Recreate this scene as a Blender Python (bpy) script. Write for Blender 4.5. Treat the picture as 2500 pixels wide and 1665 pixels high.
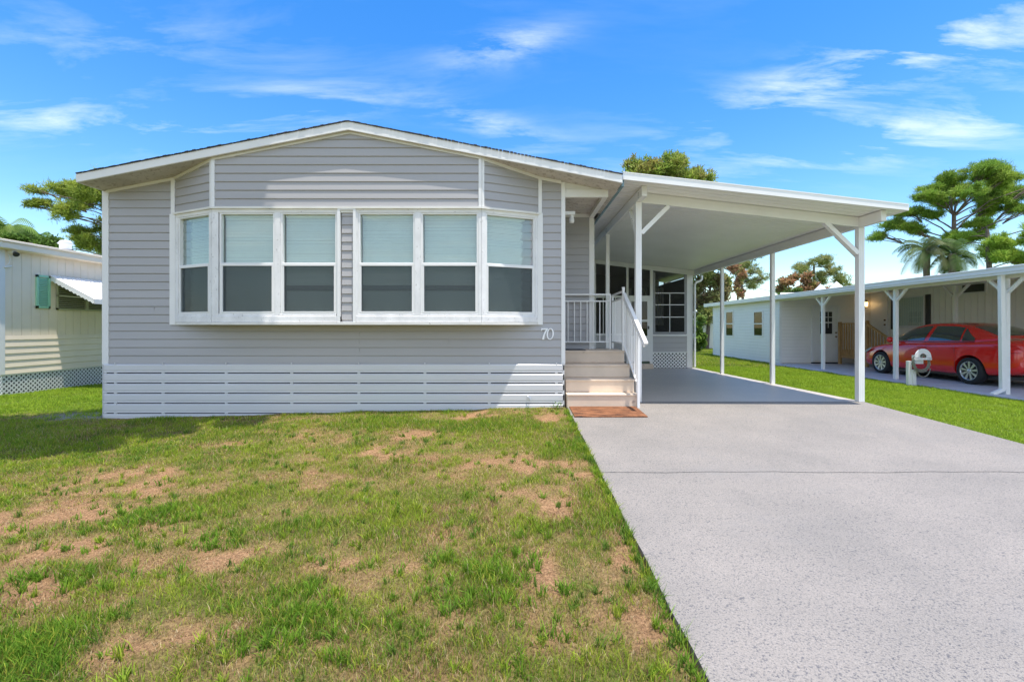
import bpy, bmesh, math, random
import numpy as np
from mathutils import Vector, Matrix
random.seed(7); RNG = np.random.default_rng(11)
C = bpy.context.scene.collection
for o in list(bpy.data.objects): bpy.data.objects.remove(o)

# ------------------------------------------------------------------ camera, sky, sun, exposure
FPX, VX, VY, CH = 1140.0, 1262.0, 800.0, 1.41
cam = bpy.data.cameras.new('camera'); camo = bpy.data.objects.new('camera', cam); C.objects.link(camo)
camo.location = (0, 0, CH); camo.rotation_euler = (math.radians(90), 0, 0)
cam.sensor_width = 36; cam.lens = FPX / 2500 * 36
cam.shift_x = -(VX - 1250) / 2500; cam.shift_y = -(832.5 - VY) / 2500
cam.clip_start = 0.05; cam.clip_end = 3000
bpy.context.scene.camera = camo
SD = Vector((-0.13, 0.15, -1.0)).normalized()
sun = bpy.data.lights.new('sun', 'SUN'); suno = bpy.data.objects.new('sun', sun); C.objects.link(suno)
sun.energy = 3.6; sun.angle = math.radians(0.53); sun.color = (1.0, 0.945, 0.87)
suno.rotation_euler = SD.to_track_quat('-Z', 'Y').to_euler(); suno.location = (5, -5, 30)
w = bpy.data.worlds.new("World"); bpy.context.scene.world = w; w.use_nodes = True
def build_world():
    nt = w.node_tree; nt.nodes.clear(); N = nt.nodes.new; L = nt.links.new
    out = N('ShaderNodeOutputWorld'); bg = N('ShaderNodeBackground'); bg.inputs['Strength'].default_value = 0.15
    sky = N('ShaderNodeTexSky'); sky.sky_type = 'NISHITA'; sky.sun_disc = False
    sky.sun_elevation = math.asin(-SD.z); sky.sun_rotation = math.atan2(-SD.x, -SD.y)
    sky.air_density = 1.15; sky.dust_density = 0.35; sky.ozone_density = 2.0; sky.altitude = 0
    hs = N('ShaderNodeHueSaturation'); hs.inputs['Saturation'].default_value = 1.42; hs.inputs['Value'].default_value = 1.0
    L(sky.outputs[0], hs.inputs['Color']); hs.inputs['Hue'].default_value = 0.507
    tc = N('ShaderNodeTexCoord'); sep = N('ShaderNodeSeparateXYZ'); L(tc.outputs['Generated'], sep.inputs[0])
    def M(op, a, b=None, c=None):
        m = N('ShaderNodeMath'); m.operation = op
        for i, v in enumerate((a, b, c)):
            if v is None: continue
            if isinstance(v, (int, float)): m.inputs[i].default_value = v
            else: L(v, m.inputs[i])
        return m.outputs[0]
    z = M('MAXIMUM', sep.outputs[2], 0.03)
    # project the direction on a high flat cloud layer (kilometres away)
    cx = M('DIVIDE', sep.outputs[0], M('ADD', z, 0.12)); cy = M('DIVIDE', sep.outputs[1], M('ADD', z, 0.12))
    comb = N('ShaderNodeCombineXYZ'); L(cx, comb.inputs[0]); L(cy, comb.inputs[1])
    mp = N('ShaderNodeMapping'); mp.inputs['Rotation'].default_value = (0, 0, math.radians(CLOUD_ROT)); mp.inputs['Scale'].default_value = (0.8, 2.4, 1)
    L(comb.outputs[0], mp.inputs[0])
    n1 = N('ShaderNodeTexNoise'); n1.inputs['Scale'].default_value = 1.9; n1.inputs['Detail'].default_value = 12; n1.inputs['Roughness'].default_value = 0.62; n1.inputs['Distortion'].default_value = 0.35
    L(mp.outputs[0], n1.inputs['Vector'])
    n2 = N('ShaderNodeTexNoise'); n2.inputs['Scale'].default_value = 0.9; n2.inputs['Detail'].default_value = 2
    L(comb.outputs[0], n2.inputs['Vector'])
    # cirrus banks by compass direction: (azimuth slope, height slope, rx, ry, tilt, amount)
    banks = [(-0.98, 0.445, 0.42, 0.045, -0.10, .8), (-0.50, 0.475, 0.22, 0.04, 0.10, .8), (0.88, 0.42, 0.36, 0.055, 0.16, 1.0),
             (0.78, 0.58, 0.34, 0.06, 0.38, 1.0), (-0.03, 0.60, 0.12, 0.035, 0.22, .85), (1.02, 0.60, 0.3, 0.07, 0.2, .9),
             (-0.06, 0.435, 0.13, 0.03, -0.3, .7), (-0.9, 0.60, 0.45, 0.10, 0.0, .35), (0.45, 0.42, 0.35, 0.08, 0.1, .25), (0.6, 0.9, 0.5, 0.12, 0.2, .35)]
    ym = M('MAXIMUM', sep.outputs[1], 0.05)
    u = M('DIVIDE', sep.outputs[0], ym); v = M('DIVIDE', sep.outputs[2], ym)
    tot = None
    for (bu, bv, rx, ry, t, am) in banks:
        du = M('SUBTRACT', u, bu); dv = M('SUBTRACT', M('SUBTRACT', v, bv), M('MULTIPLY', du, t))
        q = M('ADD', M('POWER', M('DIVIDE', M('ABSOLUTE', du), rx), 2.0), M('POWER', M('DIVIDE', M('ABSOLUTE', dv), ry), 2.0))
        g = M('MULTIPLY', M('EXPONENT', M('MULTIPLY', q, -1.0)), am)
        g = M('MULTIPLY', g, 0.85); tot = g if tot is None else M('ADD', tot, g)
    sc = M('MULTIPLY', M('SUBTRACT', M('ADD', n1.outputs[0], M('MULTIPLY', M('SUBTRACT', n2.outputs[0], 0.5), 0.35)), 0.465), 3.6)
    sc = M('MINIMUM', M('MAXIMUM', sc, 0.0), 1.0)
    # unseen white cloud added behind the camera to brighten the house front
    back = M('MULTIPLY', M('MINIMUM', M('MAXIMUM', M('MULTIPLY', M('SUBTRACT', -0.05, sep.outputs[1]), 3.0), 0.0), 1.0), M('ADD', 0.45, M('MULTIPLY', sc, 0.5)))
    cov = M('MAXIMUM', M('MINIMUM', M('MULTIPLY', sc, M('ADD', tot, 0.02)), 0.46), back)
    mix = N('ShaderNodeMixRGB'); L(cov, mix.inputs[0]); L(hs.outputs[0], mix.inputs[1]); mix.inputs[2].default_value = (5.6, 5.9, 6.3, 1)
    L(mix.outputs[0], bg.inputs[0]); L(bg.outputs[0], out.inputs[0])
CLOUD_ROT = 14
build_world()
sc_ = bpy.context.scene
sc_.view_settings.view_transform = 'Standard'; sc_.view_settings.look = 'None'; sc_.view_settings.gamma = 1
sc_.view_settings.exposure = 0.80
sc_.render.engine = 'CYCLES'; sc_.cycles.max_bounces = 8; sc_.cycles.transparent_max_bounces = 24
sc_.render.resolution_x = 1024; sc_.render.resolution_y = 681

# ------------------------------------------------------------------ helpers
def PX(x, y, Y): return ((x - VX) / FPX * Y, Y, CH - (y - VY) / FPX * Y)
def tag(o, label=None, cat=None, group=None, kind=None):
    if label: o['label'] = label
    if cat: o['category'] = cat
    if group: o['group'] = group
    if kind: o['kind'] = kind
    return o
def empty(name, loc, label=None, cat=None, group=None):
    o = bpy.data.objects.new(name, None); C.objects.link(o); o.location = loc; o.empty_display_size = .2
    return tag(o, label, cat, group)
class Face:
    """a vertical wall frame: u along the wall, d outwards, z up"""
    def __init__(s, x, y, ux, uy, flip=False):
        l = math.hypot(ux, uy); s.o = (x, y); s.u = (ux / l, uy / l)
        s.n = (s.u[1], -s.u[0])
        if flip: s.n = (-s.n[0], -s.n[1])
    def P(s, u, d, z): return (s.o[0] + s.u[0] * u + s.n[0] * d, s.o[1] + s.u[1] * u + s.n[1] * d, z)
class MB:
    def __init__(s): s.v = []; s.f = []; s.smooth = []; s.pc = []
    def pieces(s, name, mat, parent=None, bevel=0):
        """one object for every piece added"""
        out = []
        for i, (v0, f0) in enumerate(s.pc):
            v1, f1 = s.pc[i + 1] if i + 1 < len(s.pc) else (len(s.v), len(s.f))
            q = MB(); q.v = s.v[v0:v1]; q.f = [tuple(k - v0 for k in f) for f in s.f[f0:f1]]; q.smooth = s.smooth[f0:f1]; out.append(q.build(name, mat, parent, bevel))
        return out
    def add(s, vs, fs, smooth=False):
        b = len(s.v); s.pc.append((b, len(s.f))); s.v += [tuple(p) for p in vs]; s.f += [tuple(b + i for i in f) for f in fs]; s.smooth += [smooth] * len(fs)
    def hexa(s, p): s.add(p, [(0, 3, 2, 1), (4, 5, 6, 7), (0, 1, 5, 4), (1, 2, 6, 5), (2, 3, 7, 6), (3, 0, 4, 7)])
    def box(s, x0, x1, y0, y1, z0, z1): s.hexa([(x0, y0, z0), (x1, y0, z0), (x1, y1, z0), (x0, y1, z0), (x0, y0, z1), (x1, y0, z1), (x1, y1, z1), (x0, y1, z1)])
    def fbox(s, F, u0, u1, d0, d1, z0, z1, z0b=None, z1b=None):
        if z0b is None: z0b = z0
        if z1b is None: z1b = z1
        P = F.P
        s.hexa([P(u0, d1, z0), P(u1, d1, z0b), P(u1, d0, z0b), P(u0, d0, z0), P(u0, d1, z1), P(u1, d1, z1b), P(u1, d0, z1b), P(u0, d0, z1)])
    def bar(s, a, b, w, h, up=(0, 0, 1)):
        a = Vector(a); b = Vector(b); d = (b - a).normalized(); up = Vector(up)
        sd = d.cross(up)
        if sd.length < 1e-4: sd = d.cross(Vector((1, 0, 0)))
        sd.normalize(); u2 = sd.cross(d).normalized(); sd *= w / 2; u2 *= h / 2
        s.hexa([a - sd - u2, a + sd - u2, b + sd - u2, b - sd - u2, a - sd + u2, a + sd + u2, b + sd + u2, b - sd + u2])
    def tube(s, pts, r, n=8, caps=True):
        pts = [Vector(p) for p in pts]; R = r if isinstance(r, (list, tuple)) else [r] * len(pts)
        vs = []; prev = None
        for i, p in enumerate(pts):
            d = (pts[min(i + 1, len(pts) - 1)] - pts[max(i - 1, 0)]).normalized()
            if prev is None:
                a = d.cross(Vector((0, 0, 1)))
                if a.length < .05: a = d.cross(Vector((1, 0, 0)))
            else: a = prev - d * prev.dot(d)
            a.normalize(); prev = a; b = d.cross(a)
            for k in range(n):
                t = 2 * math.pi * k / n; vs.append(p + a * (R[i] * math.cos(t)) + b * (R[i] * math.sin(t)))
        fs = [(i * n + k, i * n + (k + 1) % n, (i + 1) * n + (k + 1) % n, (i + 1) * n + k) for i in range(len(pts) - 1) for k in range(n)]
        s.add(vs, fs, True)
        if caps:
            s.add(vs[:n], [tuple(range(n))][::-1]); s.add(vs[-n:], [tuple(range(n))])
    def prism(s, pts, d):
        """pts: planar 3d polygon, d: extrusion vector"""
        n = len(pts); q = [tuple(Vector(p) + Vector(d)) for p in pts]
        s.add(list(pts) + q, [tuple(range(n))[::-1], tuple(range(n, 2 * n))] + [(i, (i + 1) % n, n + (i + 1) % n, n + i) for i in range(n)])
    def lathe(s, prof, c, ax=(0, 0, 1), n=24, smooth=True):
        ax = Vector(ax).normalized(); a = ax.orthogonal().normalized(); b = ax.cross(a); c = Vector(c); m = len(prof)
        vs = [c + ax * h + (a * math.cos(2 * math.pi * k / n) + b * math.sin(2 * math.pi * k / n)) * r for k in range(n) for (r, h) in prof]
        s.add(vs, [(k * m + i, k * m + i + 1, ((k + 1) % n) * m + i + 1, ((k + 1) % n) * m + i) for k in range(n) for i in range(m - 1)], smooth)
    def build(s, name, mat, parent=None, bevel=0, label=None, fixn=True):
        off = Vector((0, 0, 0)); p = parent
        while p is not None: off += p.location; p = p.parent
        me = bpy.data.meshes.new(name)
        me.from_pydata([(x - off.x, y - off.y, z - off.z) for x, y, z in s.v], [], s.f); me.update()
        me.polygons.foreach_set('use_smooth', s.smooth)
        if fixn and len(s.f) < 60000:
            bm = bmesh.new(); bm.from_mesh(me); bmesh.ops.recalc_face_normals(bm, faces=bm.faces); bm.to_mesh(me); bm.free()
        me.materials.append(mat); o = bpy.data.objects.new(name, me); C.objects.link(o)
        if parent: o.parent = parent
        if bevel:
            m = o.modifiers.new('bevel', 'BEVEL'); m.width = bevel; m.segments = 2; m.limit_method = 'ANGLE'; m.harden_normals = False
        if label: o['label'] = label
        return o
def clip(poly, a, b, c):
    """keep a*x+b*y<=c"""
    out = []
    for i in range(len(poly)):
        p = poly[i]; q = poly[(i + 1) % len(poly)]; fp = a * p[0] + b * p[1] - c; fq = a * q[0] + b * q[1] - c
        if fp <= 0: out.append(p)
        if fp * fq < 0:
            t = fp / (fp - fq); out.append((p[0] + (q[0] - p[0]) * t, p[1] + (q[1] - p[1]) * t))
    return out
def siding(mb, F, u0, u1, z0, z1, top=None, h=.1333, base=.821, lip=.017, d0=0.0):
    """Dutch-lap courses; top = list of (a,b,c) half planes in (u,z)"""
    k = math.floor((z0 - base) / h + 1e-6)
    while base + k * h < z1 - 1e-5:
        zb = base + k * h; zt = zb + h
        for (za, zc, da, dc) in ((zb + .006, zb + h * .80, lip, lip * .36), (zb + h * .80, zt - .002, lip * .36, 0.001), (zb - .002, zb + .006, lip - .006, lip)):
            a = max(za, z0); c = min(zc, z1)
            if c - a < 1e-4: continue
            poly = [(u0, a), (u1, a), (u1, c), (u0, c)]
            for t in (top or []): poly = clip(poly, *t) if poly else poly
            if len(poly) < 3: continue
            fd = lambda z: d0 + da + (dc - da) * (z - za) / (zc - za)
            mb.add([F.P(p[0], fd(p[1]), p[1]) for p in poly], [tuple(range(len(poly)))])
        # underside of the lip
        if zb > z0 and zb < z1:
            ok = [(u0, zb), (u1, zb)]
            if top:
                for (a, b, c) in top:
                    lo, hi = ok[0][0], ok[1][0]
                    if a > 0: hi = min(hi, (c - b * zb) / a)
                    elif a < 0: lo = max(lo, (c - b * zb) / a)
                    elif b * zb > c: hi = lo
                    ok = [(lo, zb), (hi, zb)]
            if ok[1][0] > ok[0][0] + 1e-3:
                mb.add([F.P(ok[0][0], d0, zb - .002), F.P(ok[1][0], d0, zb - .002), F.P(ok[1][0], d0 + lip - .006, zb - .002), F.P(ok[0][0], d0 + lip - .006, zb - .002)], [(0, 1, 2, 3)])
        k += 1

# ------------------------------------------------------------------ materials
def newmat(name):
    m = bpy.data.materials.new(name); m.use_nodes = True; nt = m.node_tree; b = nt.nodes['Principled BSDF']; return m, nt, b
def coords(nt, scale=(1, 1, 1)):
    tc = nt.nodes.new('ShaderNodeTexCoord'); mp = nt.nodes.new('ShaderNodeMapping'); mp.inputs['Scale'].default_value = scale
    nt.links.new(tc.outputs['Object'], mp.inputs[0]); return mp.outputs[0]
def noise(nt, vec, scale, detail=4, rough=.55):
    n = nt.nodes.new('ShaderNodeTexNoise'); n.inputs['Scale'].default_value = scale; n.inputs['Detail'].default_value = detail; n.inputs['Roughness'].default_value = rough
    nt.links.new(vec, n.inputs['Vector']); return n.outputs[0]
def ramp(nt, fac, stops):
    r = nt.nodes.new('ShaderNodeValToRGB'); e = r.color_ramp.elements
    while len(e) < len(stops): e.new(.5)
    for i, (p, c) in enumerate(stops):
        e[i].position = p; e[i].color = (c[0], c[1], c[2], 1) if isinstance(c, (tuple, list)) else (c, c, c, 1)
    nt.links.new(fac, r.inputs[0]); return r.outputs[0]
def mixc(nt, fac, a, b, mode='MIX'):
    m = nt.nodes.new('ShaderNodeMixRGB'); m.blend_type = mode
    for i, v in ((0, fac), (1, a), (2, b)):
        if isinstance(v, (int, float)): m.inputs[i].default_value = v
        elif isinstance(v, tuple): m.inputs[i].default_value = (v[0], v[1], v[2], 1)
        else: nt.links.new(v, m.inputs[i])
    return m.outputs[0]
def bump(nt, b, h, strength, dist=.01):
    n = nt.nodes.new('ShaderNodeBump'); n.inputs['Strength'].default_value = strength; n.inputs['Distance'].default_value = dist
    nt.links.new(h, n.inputs['Height']); nt.links.new(n.outputs[0], b.inputs['Normal'])
def plain(name, col, rough=.5, var=.06, vs=3.0, bs=0, bscale=60, metal=0, spec=.5, stretch=(1, 1, 1), fleck=None):
    m, nt, b = newmat(name); v = coords(nt, stretch); n = noise(nt, v, vs, 5)
    f = ramp(nt, n, [(.3, 1 - var), (.7, 1 + var)])
    c = mixc(nt, 1.0, col, f, 'MULTIPLY')
    if fleck:  # (colour, scale, threshold)
        fn = noise(nt, v, fleck[1], 6, .65); fm = ramp(nt, fn, [(fleck[2], 0.0), (fleck[2] + .03, 1.0)]); c = mixc(nt, fm, c, fleck[0])
    nt.links.new(c, b.inputs['Base Color']); b.inputs['Roughness'].default_value = rough; b.inputs['Metallic'].default_value = metal
    b.inputs['Specular IOR Level'].default_value = spec
    if bs: bump(nt, b, noise(nt, v, bscale, 4), bs, .004)
    return m
M = {}
M['siding'] = plain('siding_grey', (.40, .388, .388), .42, .05, 1.3, .12, 25, stretch=(.25, 1, 3))
M['skirt'] = plain('skirt_metal', (.62, .62, .63), .36, .06, 1.5, .10, 12, stretch=(.3, 1, 2), spec=.6)
M['white'] = plain('white_trim', (.80, .79, .77), .40, .04, 2)
M['whiter'] = plain('white_aluminium', (.86, .85, .83), .33, .03, 2)
M['cream'] = plain('old_trim', (.74, .72, .67), .55, .10, 5, .3, 70, fleck=((.22, .19, .16), 21, .655), stretch=(.6, 1, 1.6))
M['peel'] = plain('peeling_trim', (.78, .77, .76), .6, .10, 6, .5, 55, fleck=((.52, .50, .48), 34, .625), stretch=(1, 1, .55))
M['soffit'] = plain('soffit_board', (.56, .52, .47), .9, .16, 2.2, .6, 45, fleck=((.40, .35, .30), 14, .56), stretch=(1, 1, 1))
M['shingle'] = plain('dark_shingle', (.05, .05, .06), .9, .3, 12, .5, 40)
M['black'] = plain('black_void', (.012, .012, .014), .8, .1)
M['dark'] = plain('dark_plastic', (.03, .03, .032), .4, .1)
M['flash'] = plain('blue_flashing', (.20, .32, .38), .4, .12, 3)
M['step'] = plain('painted_step', (.70, .56, .43), .65, .09, 2.5, .25, 60, fleck=((.44, .34, .27), 3.2, .66))
M['mintshutter'] = plain('mint_paint', (.36, .70, .48), .5, .05)
M['beige'] = plain('beige_metal', (.90, .77, .60), .5, .05, 1.5)
M['beigelap'] = plain('beige_lap', (.90, .77, .60), .5, .05, 1.5)
M['olive'] = plain('olive_frame', (.42, .41, .27), .5, .05)
M['nwhite'] = plain('neighbour_white', (.84, .80, .75), .5, .03, 1.5)
M['nivory'] = plain('neighbour_ivory', (.90, .87, .80), .5, .04, 1.5)
M['wood'] = plain('new_pine_wood', (.50, .29, .12), .7, .22, 5, .3, 30, stretch=(3, 3, .6))
M['tyre'] = plain('tyre_rubber', (.018, .018, .02), .75, .2, 10)
M['rim'] = plain('rim_silver', (.62, .63, .65), .28, .02, 3, metal=.75)
M['hose'] = plain('hose_tan', (.26, .25, .20), .5, .1)
M['concrete'] = plain('pale_concrete', (.48, .46, .43), .85, .12, 4, .3, 60)
M['mail'] = plain('number_white', (.88, .88, .88), .4, .02)
M['curtain'] = plain('curtain_white', (.78, .78, .76), .8, .05, 4)
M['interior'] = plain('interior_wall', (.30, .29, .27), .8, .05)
M['greyframe'] = plain('grey_screen_frame', (.30, .30, .31), .5, .05)
M['blind'] = plain('blind_white', (.90, .92, .88), .55, .03)
M['brass'] = plain('brass', (.20, .12, .06), .35, .1, metal=.7)
def mk_deck():
    m, nt, b = newmat('carport_white'); v = coords(nt); n = noise(nt, v, 1.2, 3)
    nt.links.new(mixc(nt, 1.0, (.92, .91, .88), ramp(nt, n, [(.3, .96), (.7, 1.03)]), 'MULTIPLY'), b.inputs['Base Color'])
    b.inputs['Roughness'].default_value = .42; return m
M['pan'] = mk_deck()
def mk_drive(gl=0):
    m, nt, b = newmat('speckled_concrete'); v = coords(nt)
    n1 = noise(nt, v, 105, 3, .6); n2 = noise(nt, v, 58, 3, .6); n3 = noise(nt, v, 1.1, 5, .6); n4 = noise(nt, v, 210, 2, .6)
    c = ramp(nt, n4, [(.36, (.220, .199, .175)), (.60, (.332, .302, .268))])
    c = mixc(nt, ramp(nt, n1, [(.565, 0.0), (.61, .85)]), c, (.11, .11, .115))
    c = mixc(nt, ramp(nt, n2, [(.62, 0.0), (.65, .85)]), c, (.09, .09, .10))
    c = mixc(nt, 1.0, c, ramp(nt, n3, [(.28, (.84, .845, .85)), (.72, (1.10, 1.08, 1.07))]), 'MULTIPLY')
    n5 = noise(nt, v, .7, 6, .7); c = mixc(nt, ramp(nt, n5, [(.54, 0.0), (.70, .42)]), c, (.22, .21, .20))
    nt.links.new(c, b.inputs['Base Color']); b.inputs['Roughness'].default_value = .42 if gl else .72
    if gl: c = mixc(nt, .35, c, (.50, .47, .44)); c = mixc(nt, 1.0, c, (1.5, 1.46, 1.40), 'MULTIPLY'); nt.links.new(c, b.inputs['Base Color'])
    nn = nt.nodes.new('ShaderNodeMath'); nn.operation = 'ADD'; nt.links.new(n1, nn.inputs[0]); nt.links.new(n4, nn.inputs[1])
    bump(nt, b, nn.outputs[0], .12 if gl else .5, .004); return m
M['drive'] = mk_drive(); M['cfloor'] = mk_drive(1)
def mk_pave():
    m, nt, b = newmat('painted_paving'); v = coords(nt); n3 = noise(nt, v, 1.6, 5); n1 = noise(nt, v, 60, 3)
    c = mixc(nt, 1.0, (.56, .56, .60), ramp(nt, n3, [(.3, .85), (.7, 1.1)]), 'MULTIPLY'); c = mixc(nt, 1.0, c, ramp(nt, n1, [(.4, .93), (.6, 1.05)]), 'MULTIPLY')
    nt.links.new(c, b.inputs['Base Color']); b.inputs['Roughness'].default_value = .6; return m
M['pave'] = mk_pave()
def mk_glass(name, tint, refl=.05):
    m, nt, b = newmat(name); nt.nodes.remove(b); N = nt.nodes.new; o = nt.nodes['Material Output']
    t = N('ShaderNodeBsdfTransparent'); t.inputs[0].default_value = (*tint, 1); g = N('ShaderNodeBsdfGlossy'); g.inputs['Roughness'].default_value = .015
    fr = N('ShaderNodeLayerWeight'); fr.inputs['Blend'].default_value = .5; pw = N('ShaderNodeMath'); pw.operation = 'POWER'; pw.inputs[1].default_value = 5; nt.links.new(fr.outputs['Facing'], pw.inputs[0])
    ad = N('ShaderNodeMath'); ad.operation = 'ADD'; ad.inputs[1].default_value = refl; ad.use_clamp = True
    nt.links.new(pw.outputs[0], ad.inputs[0]); mx = N('ShaderNodeMixShader'); nt.links.new(ad.outputs[0], mx.inputs[0]); nt.links.new(t.outputs[0], mx.inputs[1]); nt.links.new(g.outputs[0], mx.inputs[2])
    nt.links.new(mx.outputs[0], o.inputs[0]); return m
M['glass'] = mk_glass('window_glass', (.90, .95, .93), .09)
M['carglass'] = mk_glass('car_glass', (.30, .36, .36), .10)
M['dglass'] = mk_glass('dark_glass', (.30, .31, .33), .04)
def mk_screen(name, op, col=(.02, .022, .024)):
    m, nt, b = newmat(name); nt.nodes.remove(b); N = nt.nodes.new; o = nt.nodes['Material Output']
    t = N('ShaderNodeBsdfTransparent'); d = N('ShaderNodeBsdfDiffuse'); d.inputs[0].default_value = (*col, 1)
    mx = N('ShaderNodeMixShader'); mx.inputs[0].default_value = op; nt.links.new(t.outputs[0], mx.inputs[1]); nt.links.new(d.outputs[0], mx.inputs[2]); nt.links.new(mx.outputs[0], o.inputs[0]); return m
M['screen'] = mk_screen('insect_screen', .62, (.055, .068, .078))
M['pscreen'] = mk_screen('porch_screen', .50, (.05, .052, .05))
def mk_coir():
    m, nt, b = newmat('coir_mat'); v = coords(nt, (1, 3.2, 1)); n = noise(nt, v, 5, 6, .7); n2 = noise(nt, coords(nt, (1, 1, 1)), 160, 2)
    c = ramp(nt, n, [(.36, (.05, .022, .012)), (.47, (.20, .075, .028)), (.62, (.33, .14, .06))]); c = mixc(nt, 1.0, c, ramp(nt, n2, [(.35, .6), (.65, 1.3)]), 'MULTIPLY')
    nt.links.new(c, b.inputs['Base Color']); b.inputs['Roughness'].default_value = .95; bump(nt, b, n2, .8, .01); return m
M['coir'] = mk_coir()
def mk_red():
    m, nt, b = newmat('red_paint'); b.inputs['Base Color'].default_value = (.74, .009, .004, 1); b.inputs['Roughness'].default_value = .25; b.inputs['Metallic'].default_value = .0
    b.inputs['Coat Weight'].default_value = 1; b.inputs['Coat Roughness'].default_value = .02; return m
M['red'] = mk_red()
def mk_attr(name, translucent=.35, rough=.7, attr='tint', spec=.25):
    m, nt, b = newmat(name); N = nt.nodes.new; a = N('ShaderNodeAttribute'); a.attribute_name = attr; o = nt.nodes['Material Output']
    nt.links.new(a.outputs['Color'], b.inputs['Base Color']); b.inputs['Roughness'].default_value = rough; b.inputs['Specular IOR Level'].default_value = spec
    if translucent:
        t = N('ShaderNodeBsdfTranslucent'); nt.links.new(a.outputs['Color'], t.inputs[0]); mx = N('ShaderNodeMixShader'); mx.inputs[0].default_value = translucent
        nt.links.new(b.outputs[0], mx.inputs[1]); nt.links.new(t.outputs[0], mx.inputs[2]); nt.links.new(mx.outputs[0], o.inputs[0])
    return m
M['grass'] = mk_attr('grass_blades', .4, .65)
M['leaf'] = mk_attr('leaves', .45, .6)
def mk_ground():
    m, nt, b = newmat('lawn_soil'); N = nt.nodes.new; a = N('ShaderNodeAttribute'); a.attribute_name = 'tint'; v = coords(nt)
    n1 = noise(nt, v, 60, 8, .8); n2 = noise(nt, v, 9, 6, .7)
    c = mixc(nt, 1.0, a.outputs['Color'], ramp(nt, n1, [(.34, .25), (.64, 1.6)]), 'MULTIPLY'); c = mixc(nt, 1.0, c, ramp(nt, n2, [(.3, .8), (.7, 1.15)]), 'MULTIPLY')
    nt.links.new(c, b.inputs['Base Color']); b.inputs['Roughness'].default_value = .95; b.inputs['Specular IOR Level'].default_value = .1; bump(nt, b, n1, .9, .02); return m
M['ground'] = mk_ground()
def mk_bark(name, c0, c1):
    m, nt, b = newmat(name); v = coords(nt, (4, 4, 1)); n = noise(nt, v, 4, 6, .7); nt.links.new(ramp(nt, n, [(.3, c0), (.7, c1)]), b.inputs['Base Color'])
    b.inputs['Roughness'].default_value = .9; bump(nt, b, n, .8, .03); return m
M['bark'] = mk_bark('pine_bark', (.07, .05, .04), (.24, .19, .15))
M['palmbark'] = mk_bark('palm_bark', (.09, .07, .055), (.22, .18, .13))
def mk_lamp():
    m, nt, b = newmat('lamp_glow'); b.inputs['Emission Color'].default_value = (1, .62, .25, 1); b.inputs['Emission Strength'].default_value = 2.5; return m
M['glow'] = mk_lamp()

# ------------------------------------------------------------------ ground shape and lawn maps
def vnoise(x, y, s, seed=0):
    x = np.asarray(x) / s + 1000.37 + seed * 17.3; y = np.asarray(y) / s + 1000.71 + seed * 7.9
    xi = np.floor(x).astype(int); yi = np.floor(y).astype(int); fx = x - xi; fy = y - yi
    fx = fx * fx * (3 - 2 * fx); fy = fy * fy * (3 - 2 * fy)
    def hsh(a, b):
        n = (a * 374761393 + b * 668265263 + seed * 1274126177) & 0x7fffffff
        n = ((n ^ (n >> 13)) * 1274126177) & 0x7fffffff
        return ((n ^ (n >> 16)) & 0xffff) / 65535.0
    return (hsh(xi, yi) * (1 - fx) + hsh(xi + 1, yi) * fx) * (1 - fy) + (hsh(xi, yi + 1) * (1 - fx) + hsh(xi + 1, yi + 1) * fx) * fy
def fbm(x, y, s, seed=0, o=4):
    t = 0; a = .5; n = 0
    for k in range(o): t = t + a * vnoise(x, y, s / 2 ** k, seed + k * 5); n += a; a *= .55
    return t / n
def base_z(Y):
    Y = np.maximum(np.asarray(Y, float), -3.0)
    return np.where(Y < 7.9, -.137 + .038 * Y, np.maximum(.163 - .0096 * (Y - 7.9), .06))
def gz(X, Y):
    X = np.asarray(X, float); Y = np.asarray(Y, float); b = base_z(Y)
    zl = b - .022 - .025 * np.clip(.8 - X, 0, 7.5)
    t = np.clip((X - 5.84) / 3.6, 0, 1); zr = (b - .03) * (1 - t) + .03 * t
    z = np.where(X < .79, zl, np.where(X > 5.85, zr, b - .08))
    bumpy = (fbm(X, Y, .6, 3) - .5) * .05 * (((X < .79) | (X > 5.85)) & (Y < 30))
    return z + bumpy * np.clip(np.minimum(np.abs(X - .79), np.abs(X - 5.85)) / .3, 0, 1)
def g2(px, py, z=-.12):  # photo point on the lawn
    Yq = 4.0
    for _ in range(8):
        Xq = (px - VX) / FPX * Yq; zz = float(gz(Xq, Yq)); Yq = (CH - zz) * FPX / (py - VY)
    return (px - VX) / FPX * Yq, Yq
K = 1.0619
DRY = [(1290, 1310, .20, .14, 1), (1430, 1285, .14, .16, 1), (1270, 1090, .42, .20, 1), (1200, 1150, .22, .14, .9), (205, 1260, .42, .16, 1), (150, 1170, .6, .14, .9), (330, 1105, .75, .14, .9),
       (40, 1200, .5, .2, .8), (535, 1440, .18, .06, 1), (960, 1004, .5, .12, 1), (100, 1400, .4, .10, .9), (420, 1085, .5, .12, .8), (1060, 1190, .22, .14, .9), (860, 1290, .3, .08, .7), (450, 1290, .5, .12, .8),
       (380, 1430, .35, .08, .8), (700, 1100, .5, .10, .6), (1230, 965, .3, .12, 1), (560, 1020, .6, .1, .6), (1480, 1440, .1, .12, .9), (170, 955, 1.0, .2, 1.2), (1310, 1160, .2, .16, .8), (20, 1360, .3, .12, .9), (1500, 1200, .02, .02, .5), (1120, 1060, .3, .1, .7)]
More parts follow.
